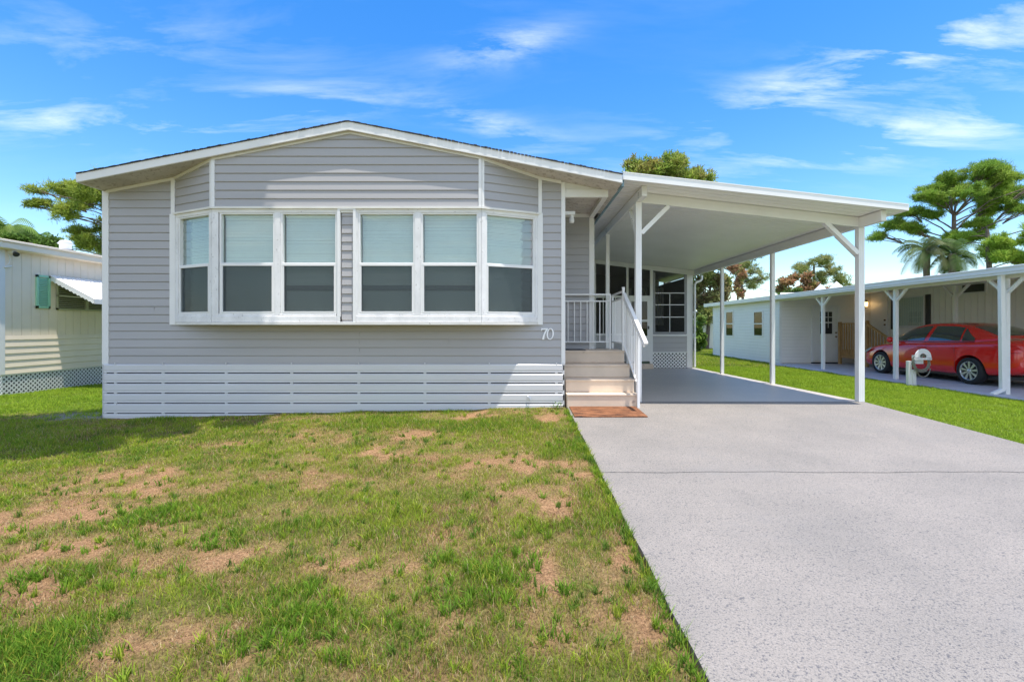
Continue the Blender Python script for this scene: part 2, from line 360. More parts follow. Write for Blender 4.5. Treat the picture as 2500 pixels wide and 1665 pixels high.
LUSH = [(1120, 1345, .30, .24, 1), (330, 1190, .28, .14, 1), (690, 1440, .30, .14, .9), (20, 1490, .3, .12, 1), (130, 1330, .35, .08, .9), (740, 1210, .5, .14, .5), (1340, 1030, .3, .3, .8), (960, 975, 1.2, .18, .8), (1100, 985, .8, .25, .8),
        (500, 1250, .12, .05, 1), (640, 1330, .4, .1, .5), (1390, 1200, .25, .3, .6), (1000, 1200, .5, .2, .4), (1320, 1210, .2, .1, .7), (840, 970, .6, .15, .8), (950, 1480, .4, .1, .4), (60, 1010, 1.2, .5, .8)]
DRYw = [(*g2(a * K, b * K), c * 1.0, d * 1.4, e) for a, b, c, d, e in DRY]
LUSHw = [(*g2(a * K, b * K), c, d * 1.4, e) for a, b, c, d, e in LUSH]
def maps(X, Y):
    wx = X + (fbm(X, Y, .6, 21, 5) - .5) * 1.1; wy = Y + (fbm(X, Y, .6, 31, 5) - .5) * 1.1
    front = ((X < .8) & (Y < 7.7)).astype(float)
    dry = np.clip((fbm(wx, wy, 1.1, 1) - .56) * 5.0, 0, 1) * .75 * front; lush = np.clip((fbm(X, Y, .8, 9) - .56) * 4, 0, 1) * .7
    for (a, b, c, d, e) in DRYw: dry = np.maximum(dry, e * np.clip(1.35 - .70 * np.sqrt(((wx - a) / c) ** 2 + ((wy - b) / d) ** 2), 0, 1))
    for (a, b, c, d, e) in LUSHw:
        g = e * np.clip(1.5 - 1.1 * np.sqrt(((wx - a) / c) ** 2 + ((wy - b) / d) ** 2), 0, 1); lush = np.maximum(lush, g); dry = dry * (1 - .8 * g)
    dry = dry * np.where(X > 5.8, .3, 1) * np.where(X < -7, .5, 1)
    dry = np.clip(np.clip(dry * 1.25, 0, 1) * np.clip((fbm(X, Y, .26, 44, 5) - .36) * 4.5, 0.10, 1) + .30 * front * np.clip((fbm(X, Y, .24, 55, 5) - .44) * 6, 0, 1) * (1 - .7 * lush), 0, 1)
    return dry, np.clip(lush, 0, 1)
def ground():
    xs = np.unique(np.round(np.concatenate([-np.geomspace(13, 900, 24)[::-1], np.arange(-13, -7, .25), np.arange(-7, .79, .07), [.785, .795, 1.5, 2.5, 3.5, 4.5, 5.5, 5.84, 5.86], np.arange(5.9, 13, .15), np.geomspace(13, 900, 24)]), 3))
    ys = np.unique(np.round(np.concatenate([-np.geomspace(4, 600, 14)[::-1], np.arange(-3, 1.2, .3), np.arange(1.2, 8, .07), np.arange(8, 27, .25), np.geomspace(27, 1500, 26)]), 3))
    X, Y = np.meshgrid(xs, ys); Z = gz(X, Y); nx, ny = len(xs), len(ys)
    v = np.stack([X, Y, Z], -1).reshape(-1, 3); idx = np.arange(nx * ny).reshape(ny, nx)
    f = np.stack([idx[:-1, :-1], idx[:-1, 1:], idx[1:, 1:], idx[1:, :-1]], -1).reshape(-1, 4)
    me = bpy.data.meshes.new('ground'); me.from_pydata(v.tolist(), [], f.tolist()); me.update()
    dry, lush = maps(X.ravel(), Y.ravel())
    soil = np.array([.20, .13, .06]); thatch = np.array([.36, .21, .11]); green = np.array([.12, .17, .03])
    near = ((X.ravel() < .8) & (Y.ravel() < 7.7))
    base = np.where(near[:, None], soil * .45 + green * .55, green)
    col = base * (1 - dry[:, None]) + thatch * dry[:, None]; col = col * (1 - .35 * lush[:, None])
    # bare trodden soil beside the house corner
    bx, by = X.ravel(), Y.ravel(); bare = np.clip(1.4 - np.hypot((bx + 7.2) / .6, (by - 7.75) / .35), 0, 1)[:, None]; col = col * (1 - bare) + np.array([.34, .31, .29]) * bare
    at = me.color_attributes.new('tint', 'FLOAT_COLOR', 'POINT'); at.data.foreach_set('color', np.hstack([col, np.ones((len(col), 1))]).astype(np.float32).ravel())
    me.polygons.foreach_set('use_smooth', [True] * len(me.polygons)); me.materials.append(M['ground'])
    o = bpy.data.objects.new('ground', me); C.objects.link(o); tag(o, kind='structure')
ground()
def tri_mesh(name, V, T, col, mat, parent=None):
    off = Vector((0, 0, 0)); p = parent
    while p is not None: off += p.location; p = p.parent
    V = V - np.array(off)[None]
    me = bpy.data.meshes.new(name); me.vertices.add(len(V)); me.vertices.foreach_set('co', V.astype(np.float32).ravel())
    me.loops.add(T.size); me.loops.foreach_set('vertex_index', T.astype(np.int32).ravel())
    me.polygons.add(len(T)); me.polygons.foreach_set('loop_start', np.arange(0, T.size, 3, dtype=np.int32))
    me.update(calc_edges=True)
    at = me.color_attributes.new('tint', 'FLOAT_COLOR', 'POINT'); at.data.foreach_set('color', np.hstack([col, np.ones((len(col), 1))]).astype(np.float32).ravel())
    me.materials.append(mat); o = bpy.data.objects.new(name, me); C.objects.link(o)
    if parent: o.parent = parent
    return o
def blades(X, Y, h, w, col):
    n = len(X); Z = gz(X, Y) - .004; a = RNG.uniform(0, 2 * np.pi, n); lean = RNG.uniform(.15, .95, n) * h; la = RNG.uniform(0, 2 * np.pi, n)
    dx, dy = np.cos(a) * w / 2, np.sin(a) * w / 2; lx, ly = np.cos(la) * lean, np.sin(la) * lean
    hh = np.sqrt(np.maximum(h * h - (lean * .8) ** 2, (h * .3) ** 2))
    P = np.stack([np.stack([X - dx, Y - dy, Z], 1), np.stack([X + dx, Y + dy, Z], 1),
                  np.stack([X - dx * .75 + lx * .35, Y - dy * .75 + ly * .35, Z + hh * .6], 1), np.stack([X + dx * .75 + lx * .35, Y + dy * .75 + ly * .35, Z + hh * .6], 1),
                  np.stack([X + lx, Y + ly, Z + hh], 1)], 1).reshape(-1, 3)
    b = (np.arange(n) * 5)[:, None]; T = np.stack([b + [0, 1, 3], b + [0, 3, 2], b + [2, 3, 4]], 1).reshape(-1, 3)
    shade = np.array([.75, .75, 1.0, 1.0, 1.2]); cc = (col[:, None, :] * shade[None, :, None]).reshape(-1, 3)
    return P, T, cc
def lawn(name, label, regions, tuft=False):
    Ps, Ts, Cs = [], [], []; off = 0
    for (x0, x1, y0, y1, dens, hs, ws, fn) in regions:
        n = int((x1 - x0) * (y1 - y0) * dens); X = RNG.uniform(x0, x1, n); Y = RNG.uniform(y0, y1, n)
        k = fn(X, Y) & (np.abs(X) < 1.3 * np.maximum(Y, 0) + 1.2); X, Y = X[k], Y[k]
        dry, lush = maps(X, Y); thin = fbm(X, Y, .16, 70)
        keep = RNG.random(len(X)) < np.clip(1.15 - .62 * dry - .9 * np.clip(.50 - thin, 0, 1) * 4 * (1 - lush) + lush, .40, 1); X, Y, dry, lush, thin = X[keep], Y[keep], dry[keep], lush[keep], thin[keep]
        n = len(X); r = RNG.random(n)
        h = hs * (.45 + .6 * RNG.random(n)) * (1 - .62 * dry + .75 * lush) * (.7 + .7 * thin); w_ = ws * (.7 + .6 * RNG.random(n)) * (1 + .25 * lush)
        patch = (fbm(X, Y, .45, 88) + .25 * (RNG.random(n) - .5))[:, None]
        g1 = np.array([.34, .44, .030]); g2_ = np.array([.13, .25, .022]); yel = np.array([.42, .42, .055]); straw = np.array([.52, .30, .15])
        col = g1 * (1 - np.clip((patch - .35) * 2.5, 0, 1)) + g2_ * np.clip((patch - .35) * 2.5, 0, 1)
        col = col * (1 - lush[:, None] * .75) + np.array([.14, .28, .022]) * lush[:, None] * .75
        sy = (RNG.random(n) < .22 + .3 * dry)[:, None]; col = np.where(sy, yel, col)
        sd = (r < .10 + .85 * dry - .10 * lush)[:, None]; straw_v = np.array([[.52, .36, .17], [.64, .50, .29], [.26, .16, .08], [.46, .28, .14]])[RNG.integers(0, 4, n)]; col = np.where(sd, straw_v, col)
        if x0 > 5 or x0 < -12: col = np.where(sd, yel, col); col = col * .35 + np.array([.31, .46, .032]) * .65
        col = col * RNG.uniform(.75, 1.25, (n, 1))
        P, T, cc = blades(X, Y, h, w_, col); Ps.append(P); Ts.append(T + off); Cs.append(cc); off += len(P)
    if tuft:
        tc = []
        for (a, b, c, d, e) in [q for q in LUSHw if q[4] >= .9]:
            for k in range(int(42 * (c * d) / .05 + 6)): tc.append((a + RNG.normal() * c * .75, b + RNG.normal() * d * .75, RNG.uniform(.04, .10), 1))
        for k in range(1000):
            y = RNG.uniform(1.5, 7.4); tc.append((RNG.uniform(-1.2 * y, .78), y, RNG.uniform(.035, .085), 0))
        for k in range(170): tc.append((.765 + RNG.normal() * .012, RNG.uniform(1.5, 7.2), RNG.uniform(.04, .11), 2))
        for (x, y, h, kind) in tc:
            if x > .785 or y > 7.45: continue
            n = int(RNG.integers(12, 26)); rr = np.abs(RNG.normal(0, .022, n)); aa = RNG.uniform(0, 6.28, n); X = x + rr * np.cos(aa); Y = y + rr * np.sin(aa)
            if kind == 2: X = np.minimum(X, .79)
            gcol = np.array([.17, .30, .025]) if kind == 1 else [np.array([.18, .31, .025]), np.array([.33, .40, .04]), np.array([.13, .23, .03]), np.array([.26, .36, .03])][int(RNG.integers(0, 4))]
            P, T, cc = blades(X, Y, h * RNG.uniform(.6, 1.15, n), .0042 * RNG.uniform(.8, 1.5, n) * (1 + .12 * y), gcol * RNG.uniform(.7, 1.35, (n, 1)))
            Ps.append(P); Ts.append(T + off); Cs.append(cc); off += len(P)
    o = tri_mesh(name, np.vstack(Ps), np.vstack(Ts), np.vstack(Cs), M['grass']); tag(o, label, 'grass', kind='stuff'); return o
infront = lambda X, Y: (X < .78 + .03 * (fbm(X, Y, .2, 5) - .4)) & ((Y < 7.5) | (X < -6.78))
lawn('lawn_grass', 'patchy green and straw coloured grass of the front lawn left of the driveway', [
    (-4.5, .85, 1.3, 3.2, 11000, .052, .0030, infront), (-6.5, .85, 3.2, 5.2, 7500, .052, .0038, infront), (-10.5, .85, 5.2, 7.55, 5200, .050, .0050, infront),
    (-14, -6.75, 7.55, 14, 2400, .055, .008, infront)], tuft=True)
rightlawn = lambda X, Y: (X > 5.86 - .02) & (X < 9.44) & (Y > 4) & ~((X > 9.3) & (Y < 7)) | ((Y > 17) & (X > 5.86) & (X < 9.78))
lawn('lawn_grass', 'even bright green grass strip between the driveway and the white house', [
    (5.8, 9.5, 4.5, 10, 4600, .050, .0065, rightlawn), (5.8, 9.9, 10, 16, 2600, .055, .010, rightlawn), (4.0, 14, 16, 34, 900, .06, .018, lambda X, Y: ((X > 5.9) & (X < 9.8)) | (Y > 24))])

# ------------------------------------------------------------------ driveway and paving
def slab(mb, x0, x1, y0, y1, th=.12, wob=0, front=None):
    ys = [y0 + (y1 - y0) * i / 24 for i in range(25)]; xs = [x0 + (x1 - x0) * i / 24 for i in range(25)]
    top = {}
    for j, y in enumerate(ys):
        for i, x in enumerate(xs):
            yy = y + (.012 * math.sin(x * 3.1 + 1) + .008 * math.sin(x * 9 + y)) * (1 if (wob & 1 and j == 24) or (wob & 2 and j == 0) else 0)
            if i == 0: x2 = x + .006 * math.sin(y * 7)
            else: x2 = x
            top[(i, j)] = len(mb.v); mb.v.append((x2, yy, float(base_z(yy))))
    for j in range(24):
        for i in range(24): mb.f.append((top[i, j], top[i + 1, j], top[i + 1, j + 1], top[i, j + 1])); mb.smooth.append(False)
    rim = [(i, 0) for i in range(24)] + [(24, j) for j in range(24)] + [(i, 24) for i in range(24, 0, -1)] + [(0, j) for j in range(24, 0, -1)]
    for k in range(len(rim)):
        a = top[rim[k]]; b = top[rim[(k + 1) % len(rim)]]
        mb.add([mb.v[a], mb.v[b], (mb.v[b][0], mb.v[b][1], mb.v[b][2] - th), (mb.v[a][0], mb.v[a][1], mb.v[a][2] - th)], [(0, 1, 2, 3)])
mb = MB(); slab(mb, .80, 5.85, -2.5, 4.450, wob=1); slab(mb, .80, 5.85, 4.466, 7.9, wob=2)
tag(mb.build('driveway', M['drive'], fixn=True), kind='structure')
mb = MB(); slab(mb, .80, 5.85, 7.9, 15.6); tag(mb.build('carport_floor', M['cfloor'], fixn=True), kind='structure')
mb = MB(); mb.box(9.45, 13.2, 2.0, 17.5, -.12, .07); tag(mb.build('pavement', M['pave'], bevel=.01), kind='structure')

# ------------------------------------------------------------------ main house
H = empty('mobile_home', (-2.95, 7.6, 0), 'grey sided mobile home with a white framed bay window and the number 70', 'house')
RX, RZ, SL = -2.576, 4.55, .1935
XL, XR, YF, YW, YB = -6.71, 1.61, 7.12, 7.6, 7.21
def zt(x): return RZ - SL * abs(x - RX)
wt = lambda x: zt(x) - .13
FW = Face(0, YW, 1, 0); FB = Face(0, YB, 1, 0); LJ, LC, RC, RJ = -5.57, -4.70, -.545, .37
FL = Face(LJ, YW, LC - LJ, YB - YW); FR = Face(RC, YB, RJ - RC, YW - YB)
LLEN = math.hypot(LC - LJ, YB - YW); RLEN = math.hypot(RJ - RC, YW - YB)
topF = [(-SL, 1, wt(RX) - SL * RX), (SL, 1, wt(RX) + SL * RX)]
mb = MB(); siding(mb, FW, -6.67, .76, .80, 4.6, topF)
mb.prism([(-6.67, YW + .002, .0), (.76, YW + .002, .0), (.76, YW + .002, wt(.76)), (RX, YW + .002, wt(RX)), (-6.67, YW + .002, wt(-6.67))], (0, 14, 0))
mb.box(.762, 1.487, 9.062, 21.5, .0, 3.60)
FRc = Face(0, 9.06, 1, 0); siding(mb, FRc, .762, 1.487, .95, 3.56)
siding(mb, Face(1.487, 9.06, 0, 1), 0, 12.4, .2, 3.56); siding(mb, Face(-6.67, 21.6, 0, -1), 0, 14, .82, 3.6)
siding(mb, Face(.76, 7.6, 0, 1), 0, 1.46, .6, 3.6)
mb.build('wall', M['siding'], H, fixn=False)
for (x, za, zb) in ((-2.56, .96, 1.40), (-5.9, 1.63, 1.76), (-1.1, 1.09, 1.22)):
    t = MB(); t.fbox(FW, x, x + .004, .004, .0145, za, zb); t.build('siding_seam', M['siding'], H)
# roof
roof = MB(); Y2 = 21.9
for (xa, xb) in ((XL, RX), (RX, XR)):
    p = [(xa, YF + .03, zt(xa) - .005), (xb, YF + .03, zt(xb) - .005), (xb, YF + .03, zt(xb) - .05), (xa, YF + .03, zt(xa) - .05)]
    roof.prism(p, (0, Y2 - YF, 0))
rf = roof.build('roof', M['shingle'], H)
sh = MB()
n = 150
for i in range(n):
    x0 = XL - .01 + (XR - XL + .02) * i / n; x1 = XL - .01 + (XR - XL + .02) * (i + .8 + .2 * random.random()) / n; y0 = YF - .012 - .012 * random.random()
    a = zt(max(min(x0, XR), XL)) + .002; b = zt(min(x1, XR)) + .002; t = .012 + .008 * random.random()
    sh.hexa([(x0, y0, a), (x1, y0, b), (x1, YF + .3, b), (x0, YF + .3, a), (x0, y0, a + t), (x1, y0, b + t), (x1, YF + .3, b + t), (x0, YF + .3, a + t)])
sh.build('shingles', M['shingle'], rf)
fa = MB()
for (xa, xb) in ((XL, RX), (RX, XR)):
    fa.prism([(xa, YF, zt(xa)), (xb, YF, zt(xb)), (xb, YF, zt(xb) - .125), (xa, YF, zt(xa) - .125)], (0, .022, 0))
    fa.prism([(xa, YF - .006, zt(xa) - .098), (xb, YF - .006, zt(xb) - .098), (xb, YF - .006, zt(xb) - .125), (xa, YF - .006, zt(xa) - .125)], (0, .006, 0))
fa.box(XL - .012, XL, YF, Y2, zt(XL) - .125, zt(XL)); fa.box(XR, XR + .012, YF + .4, Y2, zt(XR) - .125, zt(XR))
fa.build('fascia', M['white'], rf)
so = MB()
for (xa, xb) in ((XL, RX), (RX, XR)):
    so.prism([(xa, YF + .022, zt(xa) - .112), (xb, YF + .022, zt(xb) - .112), (xb, YF + .022, zt(xb) - .122), (xa, YF + .022, zt(xa) - .122)], (0, YW - YF + (.0 if xb == RX else 1.45), 0))
so.build('soffit', M['soffit'], rf)
# frieze trims under the soffit
tr = MB()
def frieze(F, u0, u1, za, zb, w=.045): tr.fbox(F, u0, u1, .0, .028, za - w, za, zb - w, zb)
frieze(FW, -6.67, LJ, wt(-6.67) + .008, wt(LJ) + .008); frieze(FW, RJ, .72, wt(RJ) + .008, wt(.72) + .008)
frieze(FL, 0, LLEN, wt(LJ) + .008, wt(LC) + .008); frieze(FB, LC, RX, wt(LC) + .008, wt(RX) + .008, .035); frieze(FB, RX, RC, wt(RX) + .008, wt(RC) + .008, .035); frieze(FR, 0, RLEN, wt(RC) + .008, wt(RJ) + .008)
tr.pieces('frieze_trim', M['white'], H)
for (u0, u1, z1) in ((-6.735, -6.63, wt(-6.68)), (.72, .785, wt(.76))):
    t = MB(); t.fbox(FW, u0, u1, -.09, .024, .815, z1); t.pieces('corner_trim', M['white'], H, bevel=.004)
t = MB(); t.fbox(FRc, 1.40, 1.50, -.05, .02, .9, 3.53); t.pieces('corner_trim', M['white'], H, bevel=.004)
# bay
bay = MB()
siding(bay, FB, LC, RC, 3.27, 4.7, topF, base=3.264, h=.131)
a = (wt(LC) - wt(LJ)) / LLEN; siding(bay, FL, 0, LLEN, 3.27, 4.7, [(-a, 1, wt(LJ))], base=3.264, h=.131)
a = (wt(RC) - wt(RJ)) / RLEN; siding(bay, FR, 0, RLEN, 3.27, 4.7, [(a, 1, wt(RC))], base=3.264, h=.131)
siding(bay, FB, -2.707, -2.536, 1.50, 3.235, base=3.264 - .1333 * 14, h=.1333, d0=-.02)
bp = bay.build('bay_window', M['siding'], H, fixn=False)
t = MB()  # trims: corner boards above, band under the panel
for (F, u0, u1, z1) in ((FW, LJ - .04, LJ + .022, wt(LJ)), (FW, RJ - .022, RJ + .035, wt(RJ))): t.fbox(F, u0, u1, .0, .034, 3.25, z1)
for x, F1, F2 in ((LC, FL, FB), (RC, FB, FR)):
    z1 = wt(x)
    if x == LC: t.fbox(FL, LLEN - .035, LLEN, 0, .026, 3.25, z1); t.fbox(FB, LC - .004, LC + .045, 0, .026, 3.25, z1)
    else: t.fbox(FB, RC - .045, RC + .004, 0, .026, 3.25, z1); t.fbox(FR, 0, .035, 0, .026, 3.25, z1)
t.pieces('corner_board', M['white'], bp)
t = MB()
t.fbox(FB, LC - .01, RC + .01, -.02, .036, 3.24, 3.272); t.fbox(FL, -.04, LLEN + .01, -.02, .036, 3.24, 3.272); t.fbox(FR, -.01, RLEN + .04, -.02, .036, 3.24, 3.272)
t.fbox(FB, LC, RC, -.06, .012, 3.182, 3.24); t.fbox(FL, -.03, LLEN, -.06, .012, 3.182, 3.24); t.fbox(FR, 0, RLEN + .03, -.06, .012, 3.182, 3.24)
t.pieces('head_trim', M['cream'], bp)
# casings and mullions
GL = [(-4.576, -3.75), (-3.63, -2.79), (-2.435, -1.587), (-1.467, -.607)]
t = MB()
for (u0, u1) in ((LC, -4.606), (-3.735, -3.645), (-2.775, -2.72), (-2.523, -2.45), (-1.572, -1.482), (-.592, RC)): t.fbox(FB, u0, u1, -.09, .014, 1.58, 3.182)
for (F, u0, u1) in ((FL, -.04, .115), (FL, LLEN - .055, LLEN), (FR, 0, .06), (FR, RLEN - .085, RLEN + .03)): t.fbox(F, u0, u1, -.09, .014, 1.52, 3.182)
t.pieces('mullion', M['peel'], bp)
t = MB()
t.fbox(FW, LJ - .06, LJ + .028, .0, .034, 1.455, 3.25); t.fbox(FW, RJ - .028, RJ + .05, .0, .034, 1.455, 3.25)
t.fbox(FB, -2.764, -2.722, .014, .03, 1.47, 3.25); t.fbox(FB, -2.522, -2.480, .014, .03, 1.47, 3.25); t.fbox(FB, -2.722, -2.522, .014, .03, 3.22, 3.25); t.fbox(FB, -2.722, -2.522, .005, .03, 1.47, 1.50)
t.pieces('trim', M['white'], bp)
t = MB()
for (u0, u1) in ((LC, -2.766), (-2.478, RC)): t.fbox(FB, u0, u1, -.1, .02, 1.495, 1.585); t.fbox(FB, u0 + .02, u1 - .02, -.08, .008, 1.585, 1.625)
t.fbox(FL, -.02, LLEN, -.1, .02, 1.495, 1.585); t.fbox(FR, 0, RLEN + .015, -.1, .02, 1.495, 1.585)
t.fbox(FL, 0.1, LLEN, -.08, .008, 1.585, 1.625); t.fbox(FR, 0, RLEN - .08, -.08, .008, 1.585, 1.625)
t.pieces('sill', M['peel'], bp, bevel=.004)
t = MB(); t.prism([(LJ - .03, YW, 1.455), (LC, YB - .035, 1.455), (RC, YB - .035, 1.455), (RJ + .03, YW, 1.455)], (0, 0, .038)); t.build('bay_floor', M['cream'], bp)
def window(F, u0, u1, z0=1.635, zm0=2.362, zm1=2.412, z1=3.182):
    fr = MB(); fw = .022
    for (a, b) in ((u0 - .014, u0 + fw - .008), (u1 - fw + .008, u1 + .014)): fr.fbox(F, a, b, -.07, .004, z0 - .012, z1)
    fr.fbox(F, u0 + fw - .008, u1 - fw + .008, -.07, .004, z1 - .022, z1 - .001); fr.fbox(F, u0 + fw - .008, u1 - fw + .008, -.07, .004, z0 - .012, z0 + .002)
    fr.fbox(F, u0 + .014, u1 - .014, -.03, .010, zm0, zm1 - .012); fr.fbox(F, u0 + .016, u1 - .016, -.045, .0, zm1 - .012, zm1)
    for (a, b) in ((u0 + .014, u0 + .034), (u1 - .034, u1 - .014)): fr.fbox(F, a, b, -.03, .008, z0 + .024, zm0)
    fr.fbox(F, u0 + .014, u1 - .014, -.03, .008, z0 + .003, z0 + .024)
    wd = fr.build('window', M['white'], H, bevel=.002)
    g = MB(); g.fbox(F, u0 + .01, u1 - .01, -.050, -.046, zm0, z1 - .01); g.fbox(F, u0 + .03, u1 - .03, -.030, -.026, z0 + .01, zm0 + .01); g.build('pane', M['glass'], wd)
    s = MB(); s.add([F.P(u0 + .033, -.006, z0 + .022), F.P(u1 - .033, -.006, z0 + .022), F.P(u1 - .033, -.006, zm0 + .002), F.P(u0 + .033, -.006, zm0 + .002)], [(0, 1, 2, 3)]); s.build('insect_screen', M['screen'], wd)
    b = MB(); z = z0 + .01; b.fbox(F, u0 + .02, u1 - .02, -.115, -.085, z1 - .05, z1 - .005)
    while z < z1 - .03:
        j = random.uniform(-.0015, .0015); fl_ = F is FB and u0 > -3.7 and z > 1.96 + .02 * (u0 < -3) and z < 2.05 and u0 < -1
        if fl_: b.add([F.P(u0 + .03, -.085, z), F.P(u1 - .10, -.085, z), F.P(u1 - .10, -.108, z + .006), F.P(u0 + .03, -.108, z + .006)], [(0, 1, 2, 3)]); z += .0225; continue
        b.add([F.P(u0 + .022, -.098, z + j), F.P(u1 - .022, -.098, z + j), F.P(u1 - .022, -.112, z + .0235 + j), F.P(u0 + .022, -.112, z + .0235 + j)], [(0, 1, 2, 3)]); z += .0225
    b.build('blind', M['blind'], wd, fixn=False)
    for o in (wd,): pass
for (a, b) in GL: window(FB, a, b)
window(FL, .13, LLEN - .07); window(FR, .075, RLEN - .10)
# skirting
SK = Face(0, 7.565, 1, 0); sk = MB(); slots = [.677, .514, .351, .189, .026, -.137]; tops = [.822] + [s - .009 for s in slots]
for i in range(7):
    za = tops[i]; zb = slots[i] + .009 if i < 6 else -.26
    prof = [(0, za), (.017, za - .018), (.017, zb + .038), (.010, zb + .032), (.010, zb + .010), (.015, zb + .006), (.015, zb), (0, zb)]
    for k in range(len(prof) - 1):
        (d0, z0), (d1, z1) = prof[k], prof[k + 1]
        sk.add([SK.P(-6.69, d0, z0), SK.P(.765, d0, z0), SK.P(.765, d1, z1), SK.P(-6.69, d1, z1)], [(0, 1, 2, 3)])
sko = sk.build('skirting', M['skirt'], H, fixn=False)
t = MB()
bx = [-6.665, -6.50, -5.73, -4.707, -3.647, -2.56, -1.49, -.447, .64, .745]
for x in bx:
    wdt = .022 if x not in (-6.665, .745) else .018
    t.fbox(SK, x - wdt, x + wdt, -.01, .0085, -.26, .815)
    if abs(x) < 6.6: t.fbox(SK, x - .009, x + .009, .0, .020, .815, .842)
t.fbox(SK, -2.50, -2.494, .017, .0185, .69, .80); t.fbox(SK, -2.47, -2.465, .017, .0185, .05, .17)
t.pieces('batten', M['skirt'], sko)
t = MB(); t.fbox(SK, -6.66, .74, -.03, -.02, -.26, .80); t.build('backing', M['black'], sko)
t = MB(); t.box(.745, .768, 7.548, 9.0, -.2, .815); t.box(-6.70, -6.685, 7.548, 12, -.3, .815); t.pieces('end_panel', M['skirt'], sko)
t = MB(); t.tube([(.17, 7.54, .31), (.17, 7.525, .315), (.19, 7.52, .285), (.20, 7.52, .25)], .009); t.tube([(.205, 7.54, .30), (.215, 7.52, .27), (.225, 7.52, .235)], .007); t.build('latch', M['rim'], sko)
# recessed entry framing
t = MB(); t.box(.76, 1.487, 7.60, 7.66, 3.535, 3.66); t.build('porch_beam', M['white'], H, bevel=.004)
t = MB(); t.box(1.40, 1.487, 7.66, 9.06, 3.535, 3.66); t.build('porch_beam', M['white'], H, bevel=.004)
t = MB(); t.box(.762, 1.40, 7.662, 9.058, 3.605, 3.62); t.build('porch_ceiling', M['soffit'], H)
t = MB(); t.box(.762, 1.40, 9.02, 9.058, 3.545, 3.605); t.build('porch_trim', M['white'], H)
# two closures above the porch beam so that the roof reads solid
t = MB(); t.prism([(.765, 7.62, 3.66), (1.487, 7.62, 3.66), (1.487, 7.62, zt(1.487) - .12), (.765, 7.62, zt(.765) - .12)], (0, .03, 0)); t.build('gable_panel', M['white'], H)
# light jar
lm = MB(); lm.box(.79, .99, 7.92, 8.02, 3.325, 3.385); lm.box(.786, .81, 7.94, 8.0, 3.30, 3.41); lo = lm.build('porch_light', M['whiter'], H, bevel=.006)
lm = MB(); lm.lathe([(.035, 0), (.035, -.03), (.03, -.04), (.042, -.06), (.045, -.10), (.038, -.13), (0, -.135)], (.935, 7.97, 3.325)); lm.build('jar', M['white'], lo)
# house number
def number():
    x0, z0, hh = .385, 1.215, .185; t = MB(); sl = .10
    seven = [(.02, 1.0), (.0, .76), (.045, .76), (.07, .84), (.12, .87), (.36, .87), (.25, .62), (.17, .38), (.13, .15), (.115, 0), (.27, 0), (.28, .18), (.32, .40), (.40, .66), (.515, .90), (.515, 1.0), (.09, .99), (.07, 1.02), (.03, 1.02)]
    t.prism([FW.P(x0 + p[0] * hh * 1.15 + p[1] * hh * .04, .016, z0 + p[1] * hh) for p in seven], (0, -.014, 0))
    n = 40; cx = x0 + .155; cz = z0 + hh / 2; vs = []
    for k in range(n):
        a = 2 * math.pi * k / n
        for (rx, rz) in ((.060, .5 * hh), (.036, .43 * hh)):
            for d in (.016, .030): vs.append(FW.P(cx + rx * math.cos(a) + sl * rz * math.sin(a) * .6, d, cz + rz * math.sin(a)))
    fs = []
    for k in range(n):
        q = k * 4; r = ((k + 1) % n) * 4; fs += [(q, r, r + 1, q + 1), (q + 2, q + 3, r + 3, r + 2), (q + 1, r + 1, r + 3, q + 3), (q, q + 2, r + 2, r)]
    t.add(vs, fs); t.build('house_number', M['mail'], H, bevel=.0015)
number()
# blue flashing between house eave and carport
t = MB(); t.box(XR + .014, XR + .05, YF + .12, 15.2, 3.60, 3.70); t.build('eave_flashing', M['flash'], H)

# ------------------------------------------------------------------ steps, rail, mats
S = empty('porch_steps', (1.35, 7.44, .14), 'tan painted concrete porch steps with four risers beside the grey house', 'steps')
tread = [(7.44, .353), (7.65, .564), (7.95, .782), (8.35, 1.0)]
for i, (y, z) in enumerate(tread):
    y1 = tread[i + 1][0] if i < 3 else 9.02; zb = .10 if i == 0 else tread[i - 1][1]
    t = MB(); t.box(.80, 1.925, y + .012, 9.0, zb + .001, z - .03); t.box(.795, 1.932, y, 9.0, z - .038, z)
    t.build('step' if i < 3 else 'landing', M['step'], S, bevel=.012)
t = MB(); t.box(1.52, 1.925, 9.0, 9.36, .15, .998); t.build('landing', M['concrete'], S)
R = empty('stair_railing', (1.92, 7.38, .14), 'white metal railing round the landing and down the right side of the porch steps', 'railing')
def post(mb, x, y, z0, z1, s=.032): mb.box(x - s / 2, x + s / 2, y - s / 2, y + s / 2, z0, z1)
t = MB(); yb = 8.97
t.box(.79, 1.80, yb - .016, yb + .016, 2.03, 2.06); t.box(.79, 1.78, yb - .012, yb + .012, 1.905, 1.93); t.box(.79, 1.78, yb - .012, yb + .012, 1.125, 1.15)
t.pieces('back_rail', M['whiter'], R, bevel=.003)
t = MB(); post(t, 1.79, yb, 1.0, 2.03); t.build('post', M['whiter'], R, bevel=.003)
for k in range(8):
    x = .86 + k * .122
    if x > 1.76: break
    t = MB(); t.box(x - .008, x + .008, yb - .008, yb + .008, 1.15, 1.905); t.build('baluster', M['whiter'], R)
xs = 1.905
t = MB(); post(t, xs, 9.30, 1.0, 2.05, .036); t.build('post', M['whiter'], R, bevel=.003)
t = MB(); post(t, xs, 8.36, 1.0, 2.12, .042); t.box(xs - .026, xs + .026, 8.334, 8.386, 2.12, 2.135); t.build('post', M['whiter'], R, bevel=.003)
t = MB(); post(t, xs + .02, 7.40, .14, 1.30, .042); t.build('post', M['whiter'], R, bevel=.003)
